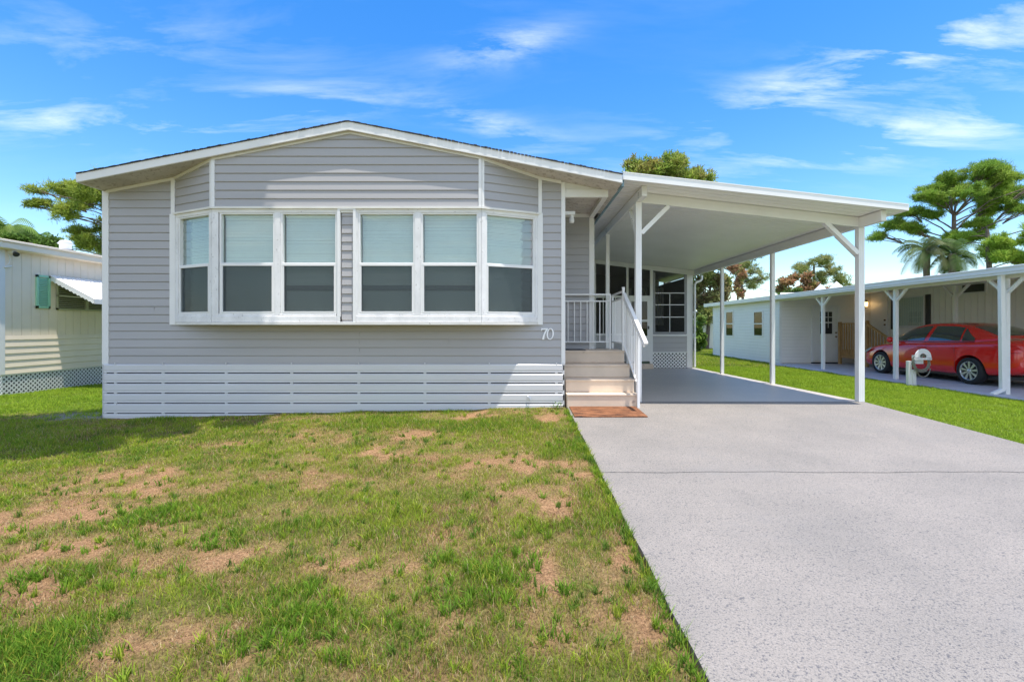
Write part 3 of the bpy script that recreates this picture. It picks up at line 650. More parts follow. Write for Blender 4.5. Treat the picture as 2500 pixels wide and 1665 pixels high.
t = MB(); t.bar((xs, 9.3, 2.05), (xs, 8.36, 2.06), .045, .028); t.bar((xs, 9.3, 1.93), (xs, 8.36, 1.94), .026, .026); t.bar((xs, 9.3, 1.13), (xs, 8.36, 1.13), .026, .026); t.pieces('side_rail', M['whiter'], R, bevel=.003)
for k in range(8):
    y = 9.2 - k * .105; t = MB(); t.box(xs - .008, xs + .008, y - .008, y + .008, 1.13, 1.94); t.build('baluster', M['whiter'], R)
za, zb = (8.36, 2.03), (6.92, 1.17); sl = (za[1] - zb[1]) / (za[0] - zb[0])
t = MB(); t.bar((xs + .01, 8.34, 2.02), (xs + .01, 6.92, 1.17), .062, .034, (0, 0, 1)); t.build('hand_rail', M['whiter'], R, bevel=.006)
t = MB(); t.bar((xs + .01, 8.34, 1.92), (xs + .01, 7.02, 1.13), .03, .03); t.bar((xs + .01, 8.34, 1.08), (xs + .01, 7.40, .50), .028, .028); t.pieces('lower_rail', M['whiter'], R, bevel=.003)
for k in range(8):
    y = 8.24 - k * .105; zt_ = 1.92 - (8.34 - y) * .6; zb_ = 1.08 - (8.34 - y) * .617; t = MB(); t.box(xs + .002, xs + .018, y - .008, y + .008, zb_, zt_); t.build('baluster', M['whiter'], R)
t = MB()
pz = lambda y: float(base_z(y)) + .002
t.hexa([(.83, 6.72, pz(6.72)), (1.885, 6.72, pz(6.72)), (1.885, 7.42, pz(7.42)), (.83, 7.42, pz(7.42)), (.83, 6.72, pz(6.72) + .016), (1.885, 6.72, pz(6.72) + .016), (1.885, 7.42, pz(7.42) + .016), (.83, 7.42, pz(7.42) + .016)])
o = t.build('door_mat', M['coir'], bevel=.004); tag(o, 'brown coir mat on the driveway at the foot of the porch steps', 'mat')
t = MB(); t.box(.80, 1.24, 8.42, 8.85, 1.001, 1.012); o = t.build('door_mat', M['dark'], bevel=.003); tag(o, 'small black mat lying on the porch landing', 'mat')

# ------------------------------------------------------------------ carport
CP = empty('carport', (4.0, 7.9, .16), 'white flat-roofed carport on square posts beside the grey house', 'carport')
ru = lambda x: 3.69 - .112 * (x - 2.05)   # underside
YC0, YC1, XC0, XC1 = 7.2, 19.0, 1.665, 6.03
t = MB(); step = .152; y = YC0 + .02
while y < YC1:
    y1 = min(y + step, YC1)
    for (a, b, d) in ((y, y + .014, .012), (y + .014, y1, 0)):
        t.add([(XC0, a, ru(XC0) + d), (XC1, a, ru(XC1) + d), (XC1, b, ru(XC1) + d), (XC0, b, ru(XC0) + d)], [(0, 1, 2, 3)])
    t.add([(XC0, y + .014, ru(XC0) + .012), (XC1, y + .014, ru(XC1) + .012), (XC1, y + .014, ru(XC1)), (XC0, y + .014, ru(XC0))], [(0, 1, 2, 3)])
    t.add([(XC0, y, ru(XC0) + .010), (XC1, y, ru(XC1) + .010), (XC1, y, ru(XC1)), (XC0, y, ru(XC0))], [(0, 1, 2, 3)])
    y = y1
t.prism([(XC0, YC0 + .02, ru(XC0) + .012), (XC1, YC0 + .02, ru(XC1) + .012), (XC1, YC0 + .02, ru(XC1) + .06), (XC0, YC0 + .02, ru(XC0) + .06)], (0, YC1 - YC0 - .02, 0))
ro = t.build('roof', M['pan'], CP, fixn=False)
t = MB(); t.prism([(XC0 - .03, YC0 - .01, ru(XC0) - .042), (XC1, YC0 - .01, ru(XC1) - .03), (XC1, YC0 - .01, ru(XC1) + .055), (XC0 - .03, YC0 - .01, ru(XC0) + .062)], (0, .028, 0))
t.prism([(XC0 - .03, YC0 - .016, ru(XC0) + .062), (XC1, YC0 - .016, ru(XC1) + .055), (XC1, YC0 - .016, ru(XC1) + .07), (XC0 - .03, YC0 - .016, ru(XC0) + .077)], (0, .06, 0))
t.build('fascia', M['whiter'], ro)
t = MB(); t.box(XC1, XC1 + .015, YC0, YC1, ru(XC1) - .03, ru(XC1) + .07); t.build('edge_trim', M['whiter'], ro)
def beamx(x, y0, y1, top, w=.085, h=.165): t = MB(); t.box(x - w / 2, x + w / 2, y0, y1, top - h, top); return t
bz1 = ru(2.05) - .003; bz2 = ru(5.80) - .008
beamx(2.05, 7.50, 15.16, bz1).build('beam', M['whiter'], CP, bevel=.003); beamx(5.80, 7.38, 15.16, bz2).build('beam', M['whiter'], CP, bevel=.003)
t = MB(); t.hexa([(2.095, 7.86, ru(2.095) - .168), (5.755, 7.86, ru(5.755) - .168), (5.755, 7.93, ru(5.755) - .168), (2.095, 7.93, ru(2.095) - .168), (2.095, 7.86, ru(2.095) - .006), (5.755, 7.86, ru(5.755) - .006), (5.755, 7.93, ru(5.755) - .006), (2.095, 7.93, ru(2.095) - .006)])
t.build('beam', M['whiter'], CP, bevel=.003)
for (x, y, top) in ((2.05, 7.9, bz1 - .167), (5.80, 7.9, bz2 - .167), (5.80, 10.6, bz2 - .167), (5.80, 13.2, bz2 - .167), (2.05, 10.57, bz1 - .167), (2.05, 13.2, bz1 - .167)):
    s = .098 if y < 9 else .080; t = MB(); t.box(x - s / 2, x + s / 2, y - s / 2, y + s / 2, float(base_z(y)), top)
    for q in (-.018, .018): t.box(x + q - .004, x + q + .004, y - s / 2 - .004, y - s / 2 + .001, float(base_z(y)) + .02, top - .002)
    po = t.build('post', M['whiter'], CP, bevel=.003)
t = MB(); t.bar((2.10, 7.895, 3.00), (2.56, 7.895, 3.46), .07, .085, (0, 1, 0)); t.pieces('brace', M['whiter'], CP, bevel=.003)
t = MB(); t.bar((2.05, 7.95, 2.98), (2.05, 8.42, 3.50), .05, .07, (1, 0, 0)); t.pieces('brace', M['whiter'], CP, bevel=.003)
t = MB(); t.bar((5.75, 7.895, 2.66), (5.20, 7.895, 3.19), .07, .085, (0, 1, 0)); t.pieces('brace', M['whiter'], CP, bevel=.003)
t = MB(); t.bar((5.80, 7.95, 2.62), (5.80, 8.47, 3.07), .05, .07, (1, 0, 0)); t.pieces('brace', M['whiter'], CP, bevel=.003)
t = MB()
for (x, y, z) in [(2.05 - .044, 7.72, 3.56 + .035 * k) for k in range(3)] + [(2.05 - .044, 10.5, 3.56 + .035 * k) for k in range(3)] + [(2.024, 8.05 + .035 * k, 3.10 + .045 * k) for k in range(6)]:
    t.lathe([(0, .006), (.009, .004), (.009, 0)], (x, y, z), (-1, 0, 0), 8)
t.pieces('bolt_head', M['dark'], CP)

# ------------------------------------------------------------------ screened porch behind carport
SP = empty('screened_porch', (3.6, 15.2, .09), 'white framed screened porch with grey knee wall at the back of the carport', 'porch')
YS = 15.2; FS = Face(0, YS, 1, 0)
topS = lambda x: ru(x) - .01
t = MB()
def fpost(x0, x1, z0=.1): t.fbox(FS, x0, x1, -.06, .02, z0, topS((x0 + x1) / 2))
for (a, b) in ((1.5, 1.56), (2.50, 2.57), (3.56, 3.63), (4.33, 4.42), (5.53, 5.72)): fpost(a, b)
t.prism([(1.5, YS - .03, topS(1.5) - .12), (5.75, YS - .03, topS(5.75) - .16), (5.75, YS - .03, topS(5.75)), (1.5, YS - .03, topS(1.5))], (0, .08, 0))
t.fbox(FS, 1.56, 2.50, -.05, .012, 2.38, 2.45); t.fbox(FS, 2.57, 3.56, -.05, .012, 2.38, 2.45); t.fbox(FS, 3.63, 4.33, -.05, .012, 2.36, 2.45)
t.fbox(FS, 1.56, 3.56, -.05, .012, 1.16, 1.22); t.fbox(FS, 4.42, 5.72, -.06, .04, 1.14, 1.19)
for x in (1.75, 2.2, 2.8, 3.2): t.fbox(FS, x, x + .025, -.04, .0, 1.22, 2.38)
t.build('frame', M['white'], SP)
t = MB(); siding(t, FS, 4.42, 5.53, .62, 1.14, h=.16, base=.6, d0=.0); siding(t, FS, 1.5, 3.56, .3, 1.16, h=.16, base=.6, d0=-.01); t.build('knee_wall', M['siding'], SP, fixn=False)
def lattice(mb, F, u0, u1, z0, z1, p=.075, wd=.032, d=.0):
    for sgn in (1, -1):
        L_ = (z1 - z0); k = u0 - L_
        while k < u1 + L_:
            # strip centre line u = k + sgn*(z-z0)
            q = [(k - wd * .7, z0), (k + wd * .7, z0), (k + wd * .7 + sgn * L_, z1), (k - wd * .7 + sgn * L_, z1)]
            q = clip(clip(q, 1, 0, u1), -1, 0, -u0) if q else q
            if len(q) > 2: dd = d + (.006 if sgn > 0 else 0); mb.add([F.P(a, dd, b) for a, b in q], [tuple(range(len(q)))])
            k += p
t = MB(); lattice(t, FS, 4.36, 5.72, .10, .60, p=.115, wd=.034); t.fbox(FS, 4.36, 5.72, .008, .018, .59, .62); t.build('lattice', M['white'], SP, fixn=False)
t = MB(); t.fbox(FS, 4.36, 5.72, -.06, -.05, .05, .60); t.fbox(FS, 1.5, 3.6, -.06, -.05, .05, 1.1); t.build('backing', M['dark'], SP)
t = MB()
for (a, b) in ((4.42, 4.50), (5.45, 5.53)): t.fbox(FS, a, b, -.04, .01, 1.20, topS(5.0) - .14)
t.fbox(FS, 4.50, 5.45, -.04, .01, 1.20, 1.27); gf = t.build('window', M['greyframe'], SP)
t = MB(); t.fbox(FS, 4.965, 4.985, -.03, .012, 1.27, 2.5)
for z in (1.74, 2.14, 2.52): t.fbox(FS, 4.50, 5.45, -.03, .012, z, z + .025)
t.pieces('muntin', M['white'], gf)
t = MB(); t.add([FS.P(1.56, -.02, 1.2), FS.P(3.56, -.02, 1.2), FS.P(3.56, -.02, topS(3.56)), FS.P(1.56, -.02, topS(1.56))], [(0, 1, 2, 3)])
t.add([FS.P(4.42, -.02, 1.2), FS.P(5.53, -.02, 1.2), FS.P(5.53, -.02, topS(5.53)), FS.P(4.42, -.02, topS(4.42))], [(0, 1, 2, 3)]); t.add([FS.P(3.63, -.02, 2.45), FS.P(4.33, -.02, 2.45), FS.P(4.33, -.02, topS(4.33)), FS.P(3.63, -.02, topS(3.63))], [(0, 1, 2, 3)])
t.build('screen', M['pscreen'], SP)
t = MB(); t.fbox(FS, 3.63, 3.72, -.03, .02, .32, 2.36); t.fbox(FS, 4.24, 4.33, -.03, .02, .32, 2.36); t.fbox(FS, 3.72, 4.24, -.03, .02, 2.26, 2.36); t.fbox(FS, 3.72, 4.24, -.03, .02, 1.60, 1.67); t.fbox(FS, 3.72, 4.24, -.03, .02, .32, 1.14)
dr = t.build('door', M['white'], SP, bevel=.003)
t = MB(); t.fbox(FS, 3.72, 4.24, -.01, -.005, 1.14, 2.26); t.build('pane', M['dglass'], dr); t = MB(); t.fbox(FS, 4.26, 4.29, .02, .06, 1.36, 1.46); t.build('handle', M['dark'], dr)
t = MB(); t.fbox(FS, 3.45, 4.36, .0, .30, .05, .25); t.build('step', M['step'], SP, bevel=.01)
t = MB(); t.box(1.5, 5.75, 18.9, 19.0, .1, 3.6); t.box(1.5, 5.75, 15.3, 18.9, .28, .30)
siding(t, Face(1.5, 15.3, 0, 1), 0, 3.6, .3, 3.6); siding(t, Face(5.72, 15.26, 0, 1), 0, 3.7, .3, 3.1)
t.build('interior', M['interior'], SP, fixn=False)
t = MB(); rr = random.Random(3)
for (xa, xb) in ((4.5, 4.9), (5.1, 5.5), (4.0, 4.3)):
    x = xa
    while x < xb: d = .03 * math.sin(x * 60); t.add([(x, 17.6 + d, 1.5), (x + .02, 17.6 + .03 * math.sin((x + .02) * 60), 1.5), (x + .02, 17.6 + .03 * math.sin((x + .02) * 60), 2.9), (x, 17.6 + d, 2.9)], [(0, 1, 2, 3)]); x += .02
t.build('curtain', M['curtain'], SP)
t = MB(); t.tube([(5.98, 15.1, 3.10), (5.98, 15.1, 2.98), (5.93, 15.1, 2.92), (5.80, 15.1, 2.88), (5.75, 15.1, 2.80), (5.75, 15.1, .14)], .038, 8); t.build('downspout', M['whiter'], SP)

# ------------------------------------------------------------------ left neighbour
NL = empty('mobile_home', (-11, 10, -.1), 'beige mobile home on white lattice skirting beyond the left lawn', 'house')
F = Face(-11.0, 16.0, 0, -1); F = Face(-11.0, 9.97, 0, 1)   # u = Y - 9.97, outward +X
t = MB(); t.box(-15.8, -11.012, 9.98, 24, .42, 3.08)
u = 0.0
while u < 14:
    t.fbox(F, u + .004, u + .196, -.01, .004, 1.24, 3.09); u += .2
t.build('wall', M['beige'], NL)
t = MB(); siding(t, F, 0, 14, .40, 1.24, h=.148, base=.40); siding(t, Face(-15.8, 9.975, 1, 0), 0, 4.8, .4, 3.0, h=.148, base=.4); t.build('lap_siding', M['beigelap'], NL, fixn=False)
t = MB(); lattice(t, F, 0, 6, -.2, .40, p=.10, wd=.034, d=-.01); t.fbox(F, 0, 14, -.005, .012, .385, .415); lattice(t, Face(-15.8, 9.98, 1, 0), 0, 4.8, -.2, .40, p=.085, wd=.036); t.build('lattice', M['white'], NL, fixn=False)
t = MB(); t.box(-15.7, -11.06, 10.04, 23, -.3, .42); t.build('backing', M['dark'], NL)
t = MB(); t.fbox(F, -.06, .05, -.05, .02, .40, 3.09); t.pieces('corner_trim', M['white'], NL, bevel=.004)
t = MB(); t.prism([(-16, 9.7, 3.10), (-10.86, 9.7, 3.10), (-10.86, 9.7, 3.27), (-13.4, 9.7, 3.62), (-16, 9.7, 3.27)], (0, 14.6, 0)); nr = t.build('roof', M['white'], NL)
t = MB(); t.fbox(F, -.3, 14, .12, .22, 3.09, 3.22); t.fbox(F, -.3, 14, .14, .25, 3.22, 3.275); t.fbox(F, -.3, 14, .0, .13, 3.08, 3.13); t.build('gutter', M['beige'], nr, bevel=.012)
t = MB(); t.lathe([(.12, 0), (.12, .12), (.16, .14), (.10, .22), (0, .24)], (-11.6, 12.0, 3.42)); t.build('roof_vent', M['white'], nr)
t = MB(); u0, u1 = 10.66 - 9.97, 10.97 - 9.97
for (a, b, c, d) in ((u0, u0 + .04, 1.86, 2.62), (u1 - .04, u1, 1.86, 2.62), (u0, u1, 1.86, 1.91), (u0, u1, 2.57, 2.62)): t.fbox(F, a, b, .008, .045, c, d)
z = 1.92
while z < 2.56: t.hexa([F.P(u0 + .04, .012, z + .034), F.P(u1 - .04, .012, z + .034), F.P(u1 - .04, .010, z + .030), F.P(u0 + .04, .010, z + .030), F.P(u0 + .04, .04, z), F.P(u1 - .04, .04, z), F.P(u1 - .04, .036, z - .004), F.P(u0 + .04, .036, z - .004)]); z += .040
t.build('shutter', M['mintshutter'], NL, fixn=True)
w0, w1 = 11.13 - 9.97, 13.3 - 9.97
t = MB(); t.fbox(F, w0 + .02, w1, .007, .010, 1.87, 2.56); t.build('window_backing', M['black'], NL)
t = MB()
for (a, b, c, d) in ((w0, w0 + .03, 1.84, 2.58), (w0, w1, 1.84, 1.88), (w0, w1, 2.54, 2.58), (11.87 - 9.97, 11.94 - 9.97, 1.88, 2.54), (w0, w0 + .8, 2.16, 2.19)): t.fbox(F, a, b, .008, .05, c, d)
wo = t.build('window', M['olive'], NL)
t = MB(); z = 1.90
while z < 2.53:
    t.hexa([F.P(w0 + .03, .012, z + .030), F.P(w1, .012, z + .030), F.P(w1, .010, z + .026), F.P(w0 + .03, .010, z + .026), F.P(w0 + .03, .045, z), F.P(w1, .045, z), F.P(w1, .042, z - .004), F.P(w0 + .03, .042, z - .004)]); z += .048
t.build('louvre', M['olive'], wo)
t = MB(); ay0, ay1 = 10.98 - 9.97, 13.4 - 9.97; n = 40
for k in range(n):
    a = ay0 + (ay1 - ay0) * k / n; b = ay0 + (ay1 - ay0) * (k + 1) / n; e = .012 if k % 2 else 0
    t.hexa([F.P(a, .02, 2.62 + e), F.P(b, .02, 2.62 + e), F.P(b, 1.06, 2.06 + e), F.P(a, 1.06, 2.06 + e), F.P(a, .02, 2.64 + e), F.P(b, .02, 2.64 + e), F.P(b, 1.06, 2.08 + e), F.P(a, 1.06, 2.08 + e)])
    t.fbox(F, a, b, 1.055, 1.066, 1.97, 2.08 + e)
ao = t.build('awning', M['whiter'], NL)
t = MB(); ns = 12
for k in range(ns):
    d0 = 1.06 * k / ns; d1 = 1.06 * (k + 1) / ns; za_, zb_ = 2.63 - .53 * d0, 2.63 - .53 * d1; dm = (d0 + d1) / 2
    t.prism([F.P(ay0, d0, za_), F.P(ay0, d1, zb_), F.P(ay0, d1, zb_ - .085), F.P(ay0, dm, (za_ + zb_) / 2 - .115), F.P(ay0, d0, za_ - .085)], (0, .008, 0))
t.build('awning_end', M['whiter'], ao)
t = MB(); t.bar(F.P(w0 + .05, .03, 2.17), F.P(ay0 + .1, .98, 2.10), .02, .02); t.build('awning_arm', M['olive'], ao)
t = MB(); t.fbox(F, .10, .19, .0, .12, 3.02, 3.08); fl = t.build('flood_light', M['whiter'], NL); t = MB(); t.lathe([(0, 0), (.035, 0), (.055, .08), (.05, .085), (0, .08)], F.P(.15, .12, 3.03), (.7, -.3, -.5), 14); t.build('lamp_head', M['dark'], fl)
t = MB(); t.tube([F.P(.05, .03, 2.72), F.P(.10, .05, 2.80), F.P(.12, .05, 2.90), F.P(.09, .04, 3.0)], .006); t.tube([F.P(.02, .03, 2.70), F.P(.14, .06, 2.74)], .018); t.build('cable', M['white'], NL)

# ------------------------------------------------------------------ right neighbour
NR = empty('mobile_home', (12, 17.5, .07), 'white mobile home with a long flat carport roof and black window shutters on the right', 'house')
GW = .07
FA = Face(9.85, 23.4, 0, -1)  # faces -X ; u = 23.4 - Y
t = MB(); t.box(9.87, 13.3, 17.52, 23.4, GW - .1, 2.52); siding(t, FA, 0, 5.9, .06, 2.50, h=.125, base=.06, lip=.010)
FD = Face(9.87, 17.5, 1, 0); siding(t, FD, 0, 3.4, .10, 2.72, h=.125, base=.06, lip=.010); t.build('shed_wall', M['nwhite'], NR, fixn=False)
t = MB(); t.box(13.265, 20, 3.0, 24, .0, 2.66); FM = Face(13.25, 17.5, 0, -1); u = .0
while u < 14: t.fbox(FM, u + .006, u + .198, -.012, .004, .05, 2.78); u += .204
t.build('wall', M['nivory'], NR)
t = MB(); t.fbox(FA, 5.82, 5.93, -.05, .02, .07, 2.46); t.fbox(FA, -.03, .06, -.05, .02, .05, 2.46); t.fbox(FD, -.04, .05, .0, .02, .07, 2.46); t.pieces('corner_trim', M['white'], NR, bevel=.004)
t = MB(); rz = lambda x: 2.60 + (x - 9.7) * .045
t.prism([(9.70, 6.0, 2.52), (20.5, 6.0, rz(20.5) - .08), (20.5, 6.0, rz(20.5)), (9.70, 6.0, 2.60)], (0, 18.0, 0)); nro = t.build('roof', M['whiter'], NR)
t = MB(); t.box(9.60, 9.70, 6.0, 24.0, 2.50, 2.61); t.box(9.585, 9.61, 6.0, 24.0, 2.585, 2.615); t.box(9.615, 9.70, 6.0, 24.0, 2.455, 2.50); t.build('gutter', M['whiter'], nro, bevel=.006)
t = MB(); t.box(9.83, 9.95, 6.0, 17.5, 2.40, 2.52); t.build('beam', M['nwhite'], nro)
for (px, Yv) in ((2003, 15.5), (2042, 14.5), (2292, 13.0)):
    x = (px - VX) / FPX * Yv; t = MB(); zz = rz(x); t.add([(x - .16, Yv - .16, zz), (x + .16, Yv - .16, zz), (x + .16, Yv + .16, zz), (x - .16, Yv + .16, zz), (x, Yv, zz + .24)], [(0, 1, 4), (1, 2, 4), (2, 3, 4), (3, 0, 4)]); t.build('roof_vent', M['white'], nro)
for i, y in enumerate((6.8, 9.45, 12.2, 15.1)):
    s = .085; t = MB(); t.box(9.9 - s / 2, 9.9 + s / 2, y - s / 2, y + s / 2, GW, 2.40); po = t.build('post', M['whiter'], NR, bevel=.003)
    t = MB(); t.bar((9.9, y + .04, 2.12), (9.9, y + .36, 2.42), .05, .06, (1, 0, 0)); t.bar((9.9, y - .04, 2.12), (9.9, y - .36, 2.42), .05, .06, (1, 0, 0)); t.pieces('brace', M['whiter'], po, bevel=.003)
y = 13.4; t = MB(); t.box(12.55, 12.63, y - .04, y + .04, GW, 2.62); po = t.build('post', M['whiter'], NR, bevel=.003)
t = MB(); t.bar((12.59, y + .04, 2.3), (12.59, y + .4, 2.62), .05, .06, (1, 0, 0)); t.bar((12.59, y - .04, 2.3), (12.59, y - .4, 2.62), .05, .06, (1, 0, 0)); t.pieces('brace', M['whiter'], po)
t = MB(); t.bar((9.70, 9.35, 2.5), (9.80, 9.42, .16), .075, .09, (1, 0, 0)); t.bar((9.82, 9.42, .17), (9.56, 9.40, .07), .075, .06); t.build('downspout', M['whiter'], NR, bevel=.006)
def dwin(F, u0, u1, z0, z1, zm, par, glass='dglass'):
    t = MB(); f = .05
    for (a, b, c, d) in ((u0 - f, u0, z0 - f, z1 + f), (u1, u1 + f, z0 - f, z1 + f), (u0, u1, z0 - f, z0), (u0, u1, z1, z1 + f), (u0, u1, zm - .02, zm + .02)): t.fbox(F, a, b, .0, .03, c, d)
    wd = t.build('window', M['white'], par); t = MB(); t.fbox(F, u0, u1, .014, .016, z0, z1); t.build('pane', M[glass], wd); return wd
def darkback(F, u0, u1, z0, z1, wd, mat='interior'):
    t = MB(); t.fbox(F, u0, u1, .0135, .0138, z0, z1); t.build('blind', M[mat], wd)
for (xa, xb) in ((1774, 1790), (1842, 1862)):
    Ya = 9.85 * FPX / (xa - VX); Yb_ = 9.85 * FPX / (xb - VX); u0, u1 = 23.4 - Ya, 23.4 - Yb_; Ym = (Ya + Yb_) / 2
    z1 = CH + (800 - 762) * Ym / FPX; z0 = CH - (819 - 800) * Ym / FPX
    wd = dwin(FA, u0, u1, z0, z1, (z0 + z1) / 2, NR); darkback(FA, u0, u1, z0, z1, wd, 'dark')
# door in shed front
dx = lambda px: (px - VX) / FPX * 17.5 - 9.87
t = MB(); t.fbox(FD, dx(1986), dx(2044), .015, .03, .18, 2.17)
for (a, b, c, d) in ((1980, 1986, .12, 2.25), (2044, 2050, .12, 2.25)): t.fbox(FD, dx(a), dx(b), .015, .045, c, d)
t.fbox(FD, dx(1986), dx(2044), .015, .045, 2.18, 2.25); do = t.build('door', M['white'], NR, bevel=.003)
t = MB(); t.fbox(FD, dx(2001), dx(2030), .031, .034, 1.18, 2.0); t.build('pane', M['dark'], do)
t = MB()
for z in (1.6, 1.8): t.fbox(FD, dx(2001), dx(2030), .034, .040, z - .012, z + .012)
for x in (2010.5, 2020.5): t.fbox(FD, dx(x) - .01, dx(x) + .01, .034, .040, 1.4, 2.0)
t.fbox(FD, dx(2001), dx(2030), .034, .042, 1.58, 1.62); t.pieces('muntin', M['white'], do)
t = MB()
for z in (1.07, 1.22): t.lathe([(0, .06), (.028, .05), (.028, 0)], FD.P(dx(2039), .03, z), (0, -1, 0), 12)
t.build('handle', M['brass'], do)
t = MB(); t.fbox(FD, dx(1980), dx(2050), .0, .12, .07, .12); t.build('door_sill', M['dark'], NR)
# main entrance door, shutters and window on the long wall (u = 17.5 - Y)
t = MB(); t.fbox(FM, .06, .84, .004, .03, .68, 2.66); do = t.build('door', M['white'], NR, bevel=.003)
t = MB()
for z in (1.52, 1.68): t.lathe([(0, .05), (.03, .04), (.03, 0)], FM.P(.74, .03, z), (-1, 0, 0), 12)
t.build('handle', M['brass'], do)
wd = dwin(FM, 1.20, 2.30, 1.45, 2.42, 1.46, NR, 'glass')
t = MB(); u = 1.2
while u < 2.29: t.add([FM.P(u, .0055 + .004 * math.sin(u * 70), 1.45), FM.P(u + .012, .0055 + .004 * math.sin((u + .012) * 70), 1.45), FM.P(u + .012, .0055 + .004 * math.sin((u + .012) * 70), 2.42), FM.P(u, .0055 + .004 * math.sin(u * 70), 2.42)], [(0, 1, 2, 3)]); u += .012
t.build('curtain', M['curtain'], wd)
for (a, b) in ((.98, 1.13), (2.38, 2.56)): t = MB(); t.fbox(FM, a, b, .004, .03, 1.35, 2.48); t.build('shutter', M['dark'], NR, bevel=.003)
t = MB(); t.fbox(FM, 3.60, 4.36, .0, .04, 2.40, 2.70); vo = t.build('window', M['white'], NR); t = MB(); t.fbox(FM, 3.65, 4.31, .04, .044, 2.44, 2.66); t.build('pane', M['dark'], vo)
# lit wall lantern
lx, ly, lz = 13.02, 17.40, 2.28
t = MB(); t.lathe([(.0, .16), (.03, .13), (.075, .10), (.075, .085), (.0, .09)], (lx, ly, lz)); t.lathe([(0, -.12), (.04, -.11), (.05, -.09), (0, -.09)], (lx, ly, lz)); t.box(lx - .03, lx + .03, ly + .02, ly + .1, lz - .1, lz + .14); t.box(lx - .012, lx + .012, ly, ly + .06, lz + .1, lz + .12)
lo = t.build('wall_lantern', M['brass'], NR); t = MB(); t.lathe([(0, -.09), (.04, -.085), (.055, .08), (0, .085)], (lx, ly, lz)); t.build('bulb', M['glow'], lo)
ld = bpy.data.lights.new('lantern_light', 'POINT'); ld.energy = 0.2; ld.color = (1, .62, .28); ld.shadow_soft_size = .05; lob = bpy.data.objects.new('lantern_light', ld); C.objects.link(lob); lob.parent = NR; lob.location = Vector((lx, ly - .14, lz - .05)) - NR.location
# wooden entry stairs
WS = empty('wooden_stairs', (12.1, 16.4, GW), 'new timber entry stairs with slatted railing behind the red car', 'stairs')
t = MB(); t.box(11.98, 13.22, 15.95, 17.3, .55, .60)
for k in range(3): t.box(12.02, 13.22, 15.65 - k * .28, 15.95 - k * .28, .40 - k * .15, .44 - k * .15)
t.build('deck', M['wood'], WS, bevel=.004)
t = MB(); t.box(11.94, 11.98, 15.95, 17.3, .31, .60); t.build('side_board', M['wood'], WS, bevel=.004); t = MB(); t.bar((11.96, 15.95, .48), (11.96, 15.0, .08), .04, .2); t.build('stringer', M['wood'], WS)
for (y, z0, z1) in ((17.25, GW, 1.62), (15.92, GW, 1.65), (15.0, GW, 1.12)): t = MB(); t.box(11.89, 11.98, y - .045, y + .045, z0, z1); t.build('post', M['wood'], WS, bevel=.004)
t = MB(); t.bar((11.935, 17.3, 1.56), (11.935, 15.92, 1.56), .09, .045); t.bar((11.935, 15.95, 1.56), (11.935, 14.95, 1.03), .09, .045); t.build('hand_rail', M['wood'], WS, bevel=.004)
y = 17.13
while y > 15.05:
    zb_ = .40 if y > 15.95 else .48 - (15.95 - y) * .42; zt2 = 1.54 if y > 15.95 else 1.54 - (15.95 - y) * .53
    t = MB(); t.box(11.90, 11.94, y - .018, y + .018, zb_, zt2); t.build('baluster', M['wood'], WS); y -= .125

# ------------------------------------------------------------------ hose post
HR = empty('hose_post', (9.35, 11.07, .04), 'short white post carrying a coiled garden hose on a hanger at the grass edge', 'hose holder')
t = MB(); t.box(9.27, 9.35, 11.05, 11.13, .0, .62); t.box(9.35, 9.43, 11.02, 11.10, .0, .42); t.build('post', M['whiter'], HR, bevel=.004)
hc = Vector((9.46, 10.98, .66))
t = MB(); n = 28
for k in range(n):
    a0 = math.radians(-10 + 200 * k / n); a1 = math.radians(-10 + 200 * (k + 1) / n)
    def q(a, r, d): return (hc.x + r * math.cos(a), hc.y + d - .09, hc.z + .06 + r * 1.05 * math.sin(a))
    t.hexa([q(a0, .085, 0), q(a1, .085, 0), q(a1, .085, -.02), q(a0, .085, -.02), q(a0, .19, 0), q(a1, .19, 0), q(a1, .19, -.02), q(a0, .19, -.02)])
t.box(hc.x - .20, hc.x + .20, hc.y - .11, hc.y - .09, hc.z + .0, hc.z + .045); t.box(hc.x - .09, hc.x + .09, hc.y - .01, hc.y + .1, hc.z - .10, hc.z + .10); t.build('hanger', M['whiter'], HR)
t = MB(); pts = []
for k in range(260):
    a = k / 260 * 7.5 * 2 * math.pi; r = .185 + .020 * math.sin(a * .37) + .012 * math.sin(a * 1.3); pts.append((hc.x + r * math.cos(a), hc.y - .035 - .05 * ((k * .618) % 1) * .6 + .02 * math.sin(a * .3), hc.z - .065 - .02 * math.sin(a * .21) + r * 1.0 * math.sin(a)))
for k in range(30): a = math.pi + math.pi * k / 29; pts.append((hc.x + .05 + .16 * math.cos(a), hc.y - .05, hc.z - .2 + .20 * math.sin(a)))
t.tube(pts, .0105, 6); t.build('hose', M['hose'], HR)

